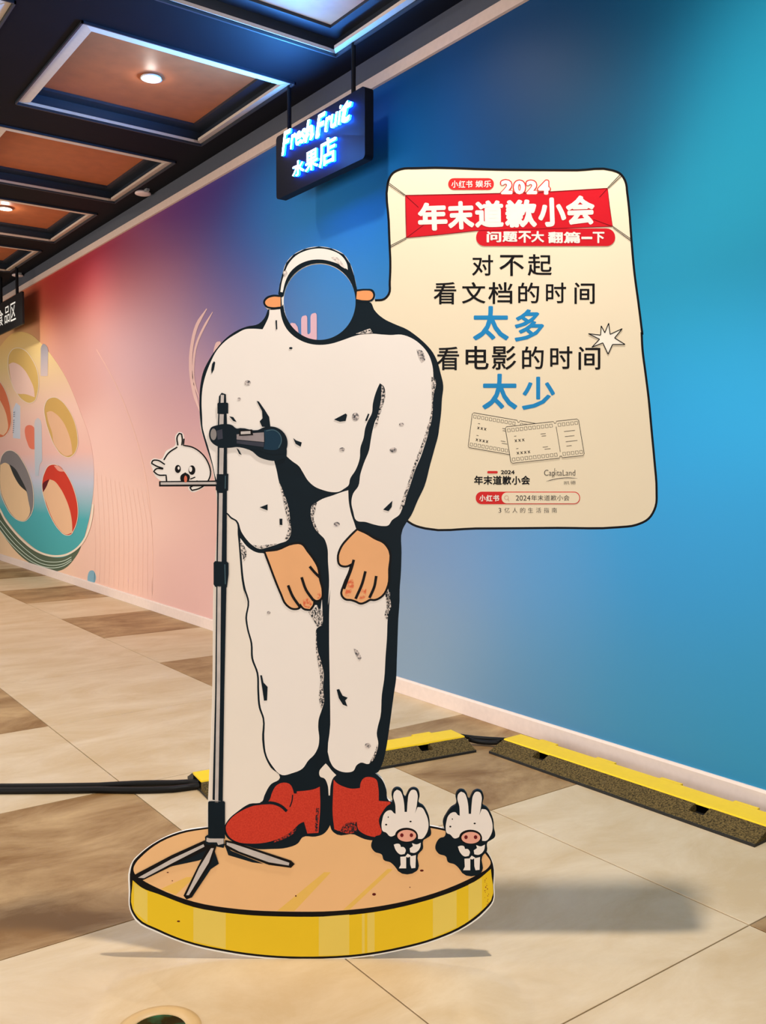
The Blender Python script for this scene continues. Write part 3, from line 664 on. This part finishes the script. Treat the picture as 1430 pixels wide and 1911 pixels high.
# --- trouser legs
lleg = px((ZB, [(264,668),(310,722),(365,750),(392,752),(470,860),(560,1030),(690,1040),(708,1090)]),
   (ZC, [(790,60),(793,150),(788,235),(755,262),(752,330),(762,420),(782,480),(802,560),(797,650),(802,760),(790,800),(768,870),(765,920),(772,990),(765,1050),(740,1100),(700,1140),(660,1195),(592,1225),(524,1238),(460,1178),(422,1110),(406,1000),(405,858),(382,788),(372,680),(366,558),(332,460),(326,360),(300,260),(291,190),(305,80),(282,0)]), (ZB, [(310,1020),(284,900),(274,800)]))
shape('trouser_leg', ink, lleg, WHITE, 3, True)
rleg = px((ZB, [(780,430),(842,408),(864,402),(868,470),(880,530),(900,590),(908,615),(1000,700),(1084,760),(1078,910),(1088,960),(1096,1010),(1092,1060)]),
   (ZC, [(1243,30),(1238,110),(1228,210),(1224,320),(1215,440),(1205,600),(1190,700),(1180,850),(1162,920),(1156,960),(1166,1030),(1156,1080),(1130,1140),(1100,1164),(1050,1155),(1022,1172),(1000,1210),(960,1220),(920,1215),(870,1188),(842,1140),(846,900),(842,600),(838,300),(840,100),(846,0)]),
   (ZB, [(752,1040),(758,900),(752,800),(746,710),(730,670),(702,642),(680,610),(662,545),(666,492),(702,460)]))
shape('trouser_leg', ink, rleg, WHITE, 3, True)
# gap of bare board between the boots
shape('ankle_gap', ink, px((ZD, [(906,98),(880,125),(860,152),(866,196),(895,208),(918,250),(928,335),(937,335),(945,250),(962,205),(984,184),(950,150),(925,118)])), CREAM, 3)
# --- ink marks on the cloth
many('ink_mark', ink, [px((ZA, [(460,470),(468,470),(470,520),(463,522)])), px((ZA, circ(545,625,10,6,8))), px((ZA, [(118,698),(125,705),(118,745),(105,768),(103,745),(108,712)])),
  px((ZA, [(355,918),(368,922),(400,968),(425,1008),(432,1066),(385,1062),(372,1032),(388,1015),(385,975)])), px((ZA, [(203,1004),(225,1008),(244,1036),(225,1030)])), px((ZA, [(785,1022),(850,988),(858,996),(850,1030),(818,1034)])),
  px((ZA, [(974,988),(982,992),(968,1030),(958,1028)])), px((ZB, [(558,112),(575,125),(606,136),(600,160),(572,144)])), px((ZB, [(243,168),(255,176),(272,206),(258,200)])), px((ZB, [(372,497),(416,480),(416,514)])),
  px((ZB, [(482,560),(498,560),(498,596),(483,594)])), px((ZB, [(1058,510),(1110,460),(1106,495),(1088,518)])), px((ZC, [(378,572),(390,572),(400,620),(428,650),(424,740),(404,742),(392,660)])),
  px((ZC, [(888,668),(905,664),(928,708),(962,722),(945,740),(960,780),(930,768),(903,725)]))], INK, 6, False)
# --- hands
def hand(sk, ln, tint):
    o = lines('hand_outline', ink, [(sk, 8.0, True)], BLACK, 6); h = shape('hand', ink, sk, SKIN, 7)
    many('finger_tint', ink, tint, TINT, 8)
    lines('finger_line', ink, [(l, 5.0) for l in ln], BLACK, 9)
hand(px((ZB, [(405,745),(470,738),(560,704),(600,704),(635,745),(665,785),(690,830),(702,900),(716,965),(710,1002),(690,1012),(668,1000),(668,1035),(650,1062),(620,1056),(598,1030),(590,1050),(560,1056),(525,1035),(495,975),(460,890),(430,810)])),
     [px((ZB, [(650,825),(675,855),(705,885)])), px((ZB, [(605,885),(630,955),(672,1015)])), px((ZB, [(530,930),(555,990),(596,1050)]))],
     [px((ZB, [(692,965),(712,965),(710,1000),(694,1005)])), px((ZB, [(612,1010),(640,1000),(662,1035),(648,1056),(622,1050)]))])
hand(px((ZB, [(915,625),(960,645),(1010,675),(1060,700),(1088,740),(1086,840),(1080,930),(1050,985),(1010,1006),(985,1005),(960,1018),(935,1026),(908,1015),(880,1006),(850,1002),(834,985),(845,930),(878,850),(888,805),(850,820),(822,813),(813,780),(830,720),(870,670)])),
     [px((ZB, [(960,852),(942,920),(905,1005)])), px((ZB, [(1020,878),(1010,935),(982,1000)])), px((ZB, [(895,788),(884,830),(862,890),(840,950)]))],
     [px((ZB, [(862,900),(890,895),(896,940),(866,990),(845,985)])), px((ZB, [(940,950),(965,950),(955,1000),(925,1010)]))])
# --- boots
shape('boot', ink, px((ZD, [(485,374),(510,310),(540,262),(590,240),(640,252),(664,296),(670,320),(690,322),(692,305),(770,298),(830,285),(862,270),(866,400),(852,612),(770,617),(745,530),(720,540),(660,595),(590,640),(500,675),(350,692),(240,675),(190,640),(165,570),(200,510),(280,450),(370,412),(440,400)])), SHOE, 3, True)
shape('boot', ink, px((ZD, [(965,217),(985,240),(1040,270),(1100,285),(1160,280),(1166,240),(1190,206),(1240,199),(1280,217),(1295,270),(1300,375),(1385,382),(1385,520),(1310,640),(1250,640),(1190,620),(1150,590),(1135,530),(1100,540),(1050,560),(1010,598),(970,585),(958,480),(960,330)])), SHOE, 3, True)
lines('boot_line', ink, [(px((ZD, [(425,392),(520,392),(578,416),(618,452)])), 5.5), (px((ZD, [(660,330),(656,375),(640,420)])), 2.2)], INK, 4)
many('boot_crayon', ink, [px((ZD, [(1012,602),(1040,555),(1088,530),(1130,535),(1138,600),(1080,618)])), px((ZD, [(835,420),(858,430),(846,600),(825,605)])), px((ZD, [(520,672),(600,636),(690,575),(680,600),(600,655),(520,684)]))], speckle('print_boot_crayon', (14,30,38), (190,52,36), 200, .42, .6), 4)

# --- speech board
sp_out = px((ZS, [(63,115),(70,90),(88,62),(128,42),(200,37),(600,44),(1000,47),(1172,47),(1212,64),(1237,100),(1247,160),(1257,250),(1267,380),(1282,550),(1302,700),(1322,860)]),
            (ZT, [(1318,0),(1322,80),(1337,200),(1352,320),(1367,480),(1382,640),(1392,780),(1387,862),(1352,922),(1292,952),(1200,964),(900,967),(500,970),(250,970),(190,952),(155,930),(122,902)]),
            (ZP, [(760,890),(770,720),(735,640),(700,600),(680,570),(690,552)]), (ZS, [(0,690),(45,684),(68,660),(73,600),(76,500),(73,430),(68,300)]))
sp = shape('speech_board', st, sp_out, SPEECH, .4, True, (), TH-.002); sp['label'] = 'cream speech board with printed Chinese apology lines'
lines('board_outline', sp, [(sp_out[:32], 4.2), (px((ZS, [(0,690),(45,684),(68,660),(73,600),(76,500),(73,430),(68,300),(63,115),(70,90)])), 4.2)], BLACK, 1.4)
ban = shape('banner', sp, px((ZS, [(150,171),(500,164),(800,157),(1150,136),(1160,230),(1175,325),(900,335),(700,341),(500,346),(320,366),(155,381),(153,280)])), RED, 2, False)
lines('banner_edge', sp, [(px((ZS, [(150,171),(500,164),(800,157),(1150,136),(1160,230),(1175,325),(900,335),(700,341),(500,346),(320,366),(155,381),(153,280)])), 1.3, True, False),
   (px((ZS, [(155,381),(250,310)])), 1.0), (px((ZS, [(1150,136),(1110,180)])), 1.0), (px((ZS, [(1175,325),(1080,290)])), 1.0), (px((ZS, [(150,171),(215,230)])), 1.0)], M('print_dark_red', (120,14,26), .5), 3)
lines('banner_string', sp, [(px((ZS, [a, b_])), 1.2, False, False) for a, b_ in (((66,108),(150,170)),((66,118),(146,172)),((72,422),(155,380)),((74,430),(155,386)),((1212,68),(1150,134)),((1218,76),(1153,137)),((1264,386),(1172,322)),((1264,396),(1176,330)))], BLACK, 3)
WH = M('print_lettering_white', (244,234,226), .5)
shape('pill', sp, px((ZS, rrect(362,86,588,144,28))), PILL, 2, False)
text('pill_lettering', sp, spread('小红书', 378,482,98,134)+spread('娱乐', 497,575,98,132), WH, 3, .02, z=ZS)
y24 = [('2', (622,96,680,166)), ('0', (686,98,742,166)), ('2', (748,98,802,166)), ('4', (806,98,864,168))]
text('year_outline', sp, y24, PILL, 3, .095, grow=2.2, z=ZS); text('year', sp, y24, WH, 4, .055, z=ZS)
ttl = [('年', (212,206,358,346), -2), ('末', (360,200,490,340), -2), ('道', (494,196,636,330), -1), ('歉', (642,192,800,330), -1), ('小', (806,182,944,326), -2), ('会', (944,172,1086,318), -2)]
text('title_lettering', sp, ttl, WH, 4, .045, z=ZS)
shape('pill', sp, px((ZS, rrect(500,335,1187,422,42))), RED, 3, False)
text('pill_lettering', sp, [('问',(552,350,624,404)),('题',(630,350,704,402)),('不',(708,348,772,406)),('大',(772,348,836,404)),('翻',(855,352,928,408)),('篇',(932,352,1016,408)),('一',(1020,376,1074,388)),('下',(1076,352,1134,408))], WH, 5, .035, z=ZS)
T1 = [('对',(480,465,584,568)),('不',(615,466,736,570)),('起',(755,462,874,568))]
T2 = [('看',(290,600,402,710)),('文',(430,600,546,706)),('档',(560,600,680,708)),('的',(708,602,812,704)),('时',(845,602,945,704)),('间',(986,602,1086,708))]
text('apology_lettering', sp, T1+T2, BLACK, 2, .011, z=ZS)
text('blue_lettering', sp, [('太',(484,718,662,888)),('多',(690,734,836,894))], BLUE, 2, .022, z=ZS)
text('apology_lettering', sp, [('看',(305,72,416,188)),('电',(448,68,562,184)),('影',(578,68,698,186)),('的',(727,70,834,182)),('时',(866,70,976,182)),('间',(1006,72,1114,186))], BLACK, 2, .011, z=ZT)
text('blue_lettering', sp, [('太',(530,205,704,382)),('少',(726,220,890,384))], BLUE, 2, .022, z=ZT)
star = px((ZS, [(1055,855),(1115,862),(1118,816),(1136,850),(1155,803),(1162,858),(1222,830),(1184,876),(1236,908),(1174,908),(1152,956),(1126,900),(1072,922),(1110,882)]))
shape('starburst', sp, star, M('print_star_white', (248,242,228), .5), 3, False); tag(lines('starburst_line', sp, [([star[i], star[(i+1) % len(star)]], 1.7, False, False) for i in range(len(star))], BLACK, 4, True), kind='stuff')
def ticket(o, ex, ey, fill, layer, stub):
    P2 = lambda a, b_: (o[0]+ex[0]*a+ey[0]*b_, o[1]+ex[1]*a+ey[1]*b_)
    outl = [P2(*q) for q in ((.02,0),(.66,0),(.67,.05),(.69,.05),(.70,0),(.98,0),(1,.04),(1,.96),(.98,1),(.70,1),(.69,.95),(.67,.95),(.66,1),(.02,1),(0,.96),(0,.04))]
    Pp = lambda l: px((ZT, l))
    shape('ticket', sp, Pp(outl), fill, layer, False)
    L = [(Pp(outl), 1.0, True, False)]
    for b0 in (.06, .86):
        for i in range(17):
            a = .025+i*.0575
            if .64 < a < .70: continue
            L.append((Pp([P2(*q) for q in ((a,b0),(a+.036,b0),(a+.036,b0+.085),(a,b0+.085))]), .9, True, False))
    for a, b_, wd in ((.10,.28,.03),(.10,.62,.03),(.46,.30,.07),(.47,.36,.06),(.46,.66,.07),(.48,.72,.08)): L.append((Pp([P2(a, b_), P2(a+wd, b_)]), .9, False, False))
    for nx_, a0, b0 in ((3, .10, .40), (4, .10, .74)):
        for i in range(nx_):
            a = a0+i*.05
            L.append((Pp([P2(a, b0-.03), P2(a+.028, b0+.04)]), 1.1, False, False)); L.append((Pp([P2(a+.028, b0-.03), P2(a, b0+.04)]), 1.1, False, False))
    if stub:
        L.append((Pp([P2(.685,.14), P2(.685,.84)]), .9, False, False))
        for b_, wd in ((.30,.15),(.44,.13),(.58,.16),(.70,.07)): L.append((Pp([P2(.78, b_), P2(.78+wd, b_)]), .9, False, False))
    tag(lines('ticket_line', sp, L, BLACK, layer+.6, True), kind='stuff')
ticket((482,397), (335,58), (-22,172), SPEECH, 2, False)
ticket((643,468), (362,-40), (30,180), SPEECH, 3, True)
shape('pill', sp, px((ZT, rrect(555,686,607,698,6))), PILL, 2, False)
text('footer_lettering', sp, [('2024', (622,682,690,702))]+[(c, (490+i*46.5, 709+(0 if c != '小' else 2), 490+i*46.5+44, 754)) for i, c in enumerate('年末道歉小会')], BLACK, 2, .03, z=ZT)
text('footer_lettering', sp, [('CapitaLand', (836,680,990,718)), ('3', (611,868,624,892))]+[(c, (640+i*39, 867, 665+i*39, 892)) for i, c in enumerate('亿人的生活指南')]+[('凯', (934,736,962,752)), ('德', (966,734,992,752))], M('print_grey_ink', (52,50,52), .5), 2, -.004, z=ZT)
lines('logo_swoosh', sp, [(px((ZT, [(846,737),(890,726),(940,720),(1000,722)])), 1.2, False, True, True), (px((ZT, [(889,672),(884,718)])), .8)], M('print_grey_ink', (52,50,52), .5), 2)
shape('search_pill', sp, px((ZT, rrect(498,788,1014,850,30))), PILL, 2, False)
shape('search_field', sp, px((ZT, rrect(626,792,1010,846,26))), SPEECH, 3, False)
text('pill_lettering', sp, spread('小红书', 516,614,804,836), WH, 4, .035, z=ZT)
lines('search_icon', sp, [(px((ZT, circ(650,817,10,10,16))), 1.0, True, False), (px((ZT, [(657,825),(663,833)])), 1.0)], M('print_icon', (210,170,150), .5), 4)
text('search_lettering', sp, [('2024', (696,806,768,832))]+[(c, (772+i*32, 805, 801+i*32, 832)) for i, c in enumerate('年末道歉小会')], M('print_grey_ink', (52,50,52), .5), 4, 0, z=ZT)

# --- drum pedestal (a flat printed board too)
drum_out = px((ZE, [(42,440),(54,411),(76,388),(130,347),(230,302),(330,285),(500,273),(760,267),(980,271),(1160,280),(1250,302),(1329,342),(1376,384),(1393,422),(1396,500),(1394,560),(1364,600),(1292,656),(1180,706),(1050,742),(900,768),(720,779),(550,773),(400,753),(250,718),(150,678),(66,632),(44,592),(40,520)]))
dr = shape('drum_board', st, drum_out, EDGE, .2, True, (), .005); dr['label'] = 'round yellow drum pedestal print under the boots'
drum_ink = px((ZE, [(48,440),(58,412),(78,390),(130,348),(230,303),(330,286),(500,274),(760,268),(980,272),(1160,281),(1250,303),(1328,343),(1374,385),(1391,424),(1392,500),(1390,558),(1360,596),(1290,651),(1180,701),(1050,737),(900,763),(720,773),(550,767),(400,747),(250,712),(150,672),(70,627),(48,590),(46,520)]))
shape('drum_outline', dr, drum_ink, BLACK, 1.2, True)
side = px((ZE, [(55,482),(90,510),(150,533),(280,581),(450,608),(640,617),(800,615),(950,600),(1100,569),(1250,521),(1340,476),(1383,440),(1384,556),(1352,592),(1285,644),(1176,694),(1048,729),(900,755),(720,765),(550,759),(400,739),(250,704),(152,664),(76,622),(55,588)]))
shape('drum_side', dr, side, GOLD, 1.4, True)
topd = px((ZE, [(58,440),(68,416),(88,394),(136,354),(232,310),(332,292),(500,280),(760,274),(980,278),(1158,288),(1246,309),(1322,348),(1366,388),(1382,420),(1372,436),(1338,458),(1250,501),(1100,551),(950,581),(800,596),(640,598),(450,589),(280,561),(150,512),(90,480),(64,460)]))
shape('drum_top', dr, topd, TAN, 1.4, True)
many('side_band', dr, [px((ZE, l)) for l in ([(280,584),(400,603),(400,736),(280,708)], [(745,618),(858,609),(858,758),(745,762)], [(905,607),(915,606),(915,752),(905,753)], [(925,605),(952,601),(952,746),(925,750)], [(1168,550),(1256,520),(1256,656),(1168,694)], [(1300,498),(1350,474),(1350,590),(1300,632)], [(110,524),(60,492),(60,596),(110,640)])], PALE, 1.6, False)
many('top_streak', dr, [px((ZE, l)) for l in ([(590,596),(655,596),(790,452),(765,452)], [(835,592),(860,590),(1020,440),(1000,440)], [(160,514),(215,536),(285,470),(255,470)])], STREAK, 1.6, False)
many('speck', dr, [px((ZE, circ(*c, 10))) for c in ((950,534,7,5),(660,540,3,3),(1127,446,7,4),(225,634,6,3),(185,453,4,2),(202,484,2,2),(1083,508,2,2))], SPECK, 1.8)
many('speck', dr, [px((ZE, circ(1366+random.uniform(-6,12), 475+i*6.5, random.uniform(1,3.5), random.uniform(1,3), 6))) for i in range(16)], M('print_rust', (150,70,40), .5), 1.8, False)

# --- printed microphone stand
mic = shape('microphone_stand', st, px((ZP, [(397,1492),(402,1290),(404,1095),(406,900),(407,790),(409,740),(414,733),(422,736),(424,790),(424,900),(423,1095),(419,1290),(416,1495)])), INK, 10, False)
mic['label'] = 'printed black and silver microphone stand before the figure'
lines('pole_highlight', mic, [([(415.5,737),(415,752)], 6, False, False), ([(414,773),(413.5,793)], 8, False, False), ([(414,836),(413,885)], 8, False, False), ([(412.5,920),(410.5,1049)], 7, False, False), ([(409.5,1094),(408,1290),(404.5,1497)], 6.5, False, False)], SILV, 11)
many('collar', mic, [px((ZK, l)) for l in ([(697,160),(706,150),(785,150),(793,160),(793,248),(697,248)], [(692,785),(782,785),(786,780),(794,785),(792,930),(778,938),(690,932),(682,925),(682,840),(690,836)])] +
     [[(399,1050),(402,1047),(424,1048),(427,1051),(427,1072),(424,1096),(402,1095),(399,1090)]], INK, 11, False)
lines('collar_glint', mic, [([(420,1053),(421,1090)], 1.6), (px((ZK, [(768,800),(766,915)])), 1.4)], M('print_glint', (70,100,112), .5), 12)
shape('side_bar', mic, px((ZK, [(178,848),(690,842),(690,894),(178,896)])), BLACK, 10, False)
shape('bar_highlight', mic, px((ZK, [(192,858),(690,855),(690,876),(192,880)])), SILV, 11, False)
m_ = shape('microphone_shadow', mic, px((ZK, [(880,540),(1008,585),(1060,630),(1120,655),(1210,668),(1310,640),(1312,560),(1100,400)])), INK, 10)
mh = shape('microphone', mic, px((ZK, [(690,352),(760,340),(825,350),(868,380),(900,376),(1055,394),(1110,370),(1200,365),(1268,398),(1310,455),(1320,530),(1296,600),(1200,610),(1060,572),(960,560),(870,545),(800,552),(700,540),(640,495),(622,430),(640,372)])), INK, 12)
many('microphone_band', mic, [px((ZK, l)) for l in ([(868,432),(1110,414),(1112,500),(868,478)],)], M('print_steel', (150,140,142), .5, .15, 30), 13, False)
many('microphone_band', mic, [px((ZK, [(868,486),(1112,505),(1108,545),(868,512)])), px((ZK, [(690,400),(740,385),(745,470),(700,480)]))], M('print_steel_dark', (58,60,72), .5, .15, 30), 13, False)
shape('switch_plate', mic, px((ZK, [(890,395),(1005,388),(1015,440),(890,446)])), BLACK, 14, False); shape('switch', mic, px((ZK, [(905,407),(990,402),(992,428),(905,432)])), SILV, 15, False)
shape('plug_end', mic, px((ZK, circ(662, 432, 27, 52, 20))), M('print_plug', (140,134,132), .5), 13, False)
shape('microphone_head', mic, px((ZK, [(1112,395),(1200,386),(1255,425),(1270,495),(1240,560),(1170,572),(1108,562),(1120,480)])), M('print_head', (22,52,72), .5, .1, 10), 13)
lines('head_glint', mic, [(px((ZK, [(1130,402),(1200,394),(1250,430),(1266,490),(1240,552)])), 1.4)], M('print_glint', (70,100,112), .5), 14)
# sleeve, hub and three feet
shape('lower_sleeve', mic, px((ZD, [(35,385),(42,376),(152,376),(160,385),(160,655),(35,655)])), INK, 11, False)
many('foot_shadow', mic, [px((ZE, l)) for l in ([(170,440),(330,360),(345,390),(300,408),(205,428)], [(350,345),(375,420),(345,440),(275,545),(262,548)], [(395,345),(420,372),(540,420),(640,432),(500,415),(410,388)])], INK, 9.2, False)
for nm, o_, i_ in (('foot', [(58,464),(75,454),(200,388),(322,333),(342,345),(330,368),(210,424),(95,480),(66,480)], [(76,471),(200,402),(318,347),(322,356),(205,416),(98,473)]),
                   ('foot', [(340,348),(358,344),(366,356),(345,420),(270,546),(255,552),(244,538),(296,432)], [(346,362),(356,362),(338,415),(264,536),(254,536),(302,434)]),
                   ('foot', [(398,332),(430,338),(520,368),(642,408),(656,421),(642,435),(560,424),(440,378),(398,358)], [(404,340),(430,346),(520,376),(636,416),(634,426),(560,414),(450,374),(404,350)])):
    shape(nm+'_outline', mic, px((ZE, o_)), BLACK, 10, False); shape(nm, mic, px((ZE, i_)), SILV, 11, False)
shape('hub', mic, px((ZD, [(12,640),(30,625),(50,640),(150,640),(158,700),(150,722),(100,712),(70,690),(40,700),(15,690)])), INK, 12, False)
shape('hub_plate', mic, px((ZD, [(24,645),(50,652),(150,652),(150,690),(110,700),(100,680),(40,680),(22,672)])), SILV, 13, False)

# --- small white animal holding the side bar
cr = shape('peeking_animal', st, px((ZK, [(100,680),(120,650),(200,650),(240,580),(320,530),(325,440),(350,410),(385,420),(400,470),(395,530),(470,540),(560,600),(620,680),(645,790),(610,870),(540,925),(470,945),(440,920),(440,880),(300,890),(220,860),(130,780),(120,740)])), WHITE, 8)
cr['label'] = 'small white cartoon animal leaning on the stand side bar'
lines('animal_outline', cr, [(px((ZK, [(400,470),(395,530),(470,545),(560,605),(612,680),(635,790),(600,865),(530,915),(470,930),(452,905),(512,868)])), 2.6), (px((ZK, [(345,530),(340,450),(357,424),(378,430),(385,480),(380,530)])), 2.6),
  (px((ZK, [(340,545),(260,600),(220,660)])), 2.6), (px((ZK, [(230,700),(160,662),(120,668),(112,690),(150,712),(215,735)])), 2.6), (px((ZK, [(215,740),(150,740),(130,762),(165,790),(240,795),(245,850)])), 2.6), (px((ZK, [(455,830),(500,812)])), 2.2), (px((ZK, [(470,862),(520,845)])), 2.2)], BLACK, 10)
many('animal_face', cr, [px((ZK, circ(470,750,30,42,14))), px((ZK, circ(345,740,26,36,14))), px((ZK, [(370,800),(410,770),(450,800),(440,860),(400,870),(375,850)]))], BLACK, 10)
shape('tongue', cr, px((ZK, circ(414,830,14,32,12))), M('print_tongue', (214,112,84), .5), 11, False)
many('eye_glint', cr, [px((ZK, circ(458,742,14,24,10))), px((ZK, circ(352,732,9,14,10)))], WHITE, 11)

# --- two little printed rabbits with snouts
PINK = M('print_pink', (236,172,152), .5)
def rabbit(dx, dy, lb):
    G = lambda l: px((ZG, [(a+dx, b_+dy) for a, b_ in l]))
    sil = [(162,560),(150,500),(190,410),(238,348),(284,318),(282,215),(300,182),(330,166),(365,172),(395,205),(412,255),(424,262),(440,225),(468,182),(510,168),(548,184),(568,230),(562,325),(602,350),(642,410),(668,480),(674,560),(686,610),(684,645),(640,682),(608,702),(602,790),(552,850),(552,1000),(535,1020),(348,1020),(328,990),(268,930),(200,905),(180,850),(108,822),(72,770),(84,705),(120,660),(165,645),(178,610)]
    r = shape('printed_rabbit', st, G(sil), INK, 5, True, (), TH*.8); r['label'] = lb
    shape('rabbit_head', r, G([(178,560),(185,495),(205,432),(240,400),(278,396),(304,424),(322,432),(318,335),(298,250),(308,208),(335,184),(368,198),(394,250),(408,320),(414,412),(438,412),(446,300),(460,222),(488,186),(526,190),(546,230),(543,310),(528,400),(520,428),(548,362),(590,368),(630,428),(655,500),(658,572),(635,640),(592,688),(552,688),(548,640),(510,600),(430,582),(345,605),(312,650),(270,664),(222,622),(192,610)]), WHITE, 6)
    shape('snout_outline', r, G(circ(432,648,115,74,28)), BLACK, 7, False); sn = shape('snout', r, G(circ(436,656,97,60,28)), PINK, 8, False)
    many('nostril', r, [G(circ(386,650,18,20,12)), G(circ(484,650,18,20,12))], M('print_nostril', (110,26,30), .5), 9, False)
    many('paw', r, [G([(303,748),(330,738),(366,745),(376,772),(402,772),(426,802),(415,842),(372,848),(325,806)]), G([(490,732),(540,745),(580,727),(574,775),(550,812),(512,832),(472,826),(466,786),(500,762)])], WHITE, 7)
    many('rabbit_leg', r, [G([(370,872),(430,868),(430,990),(356,990),(374,955)]), G([(470,868),(530,855),(525,986),(484,990),(472,950)]), G([(420,870),(445,840),(482,862),(450,880)])], WHITE, 7, False)
    many('freckle', r, [G(circ(225,542,11,9,8)), G(circ(475,510,12,8,8)), G(circ(246,465,6,8,6))], BLACK, 7, False)
rabbit(0, 0, 'left rabbit, beside the red boot'); rabbit(658, 20, 'right rabbit, at the drum edge')

# --- support behind the board
MB().box((-.16, TH, .0), (.16, TH+.30, .012)).build('foot_plate', EDGE, st)
obj('rear_brace', [(-.02, TH, .012), (.02, TH, .012), (-.02, TH+.28, .012), (.02, TH+.28, .012), (-.02, TH, .80), (.02, TH, .80)],
    [(0,1,3,2), (0,2,4), (1,5,3), (2,3,5,4), (0,4,5,1)], EDGE, st)
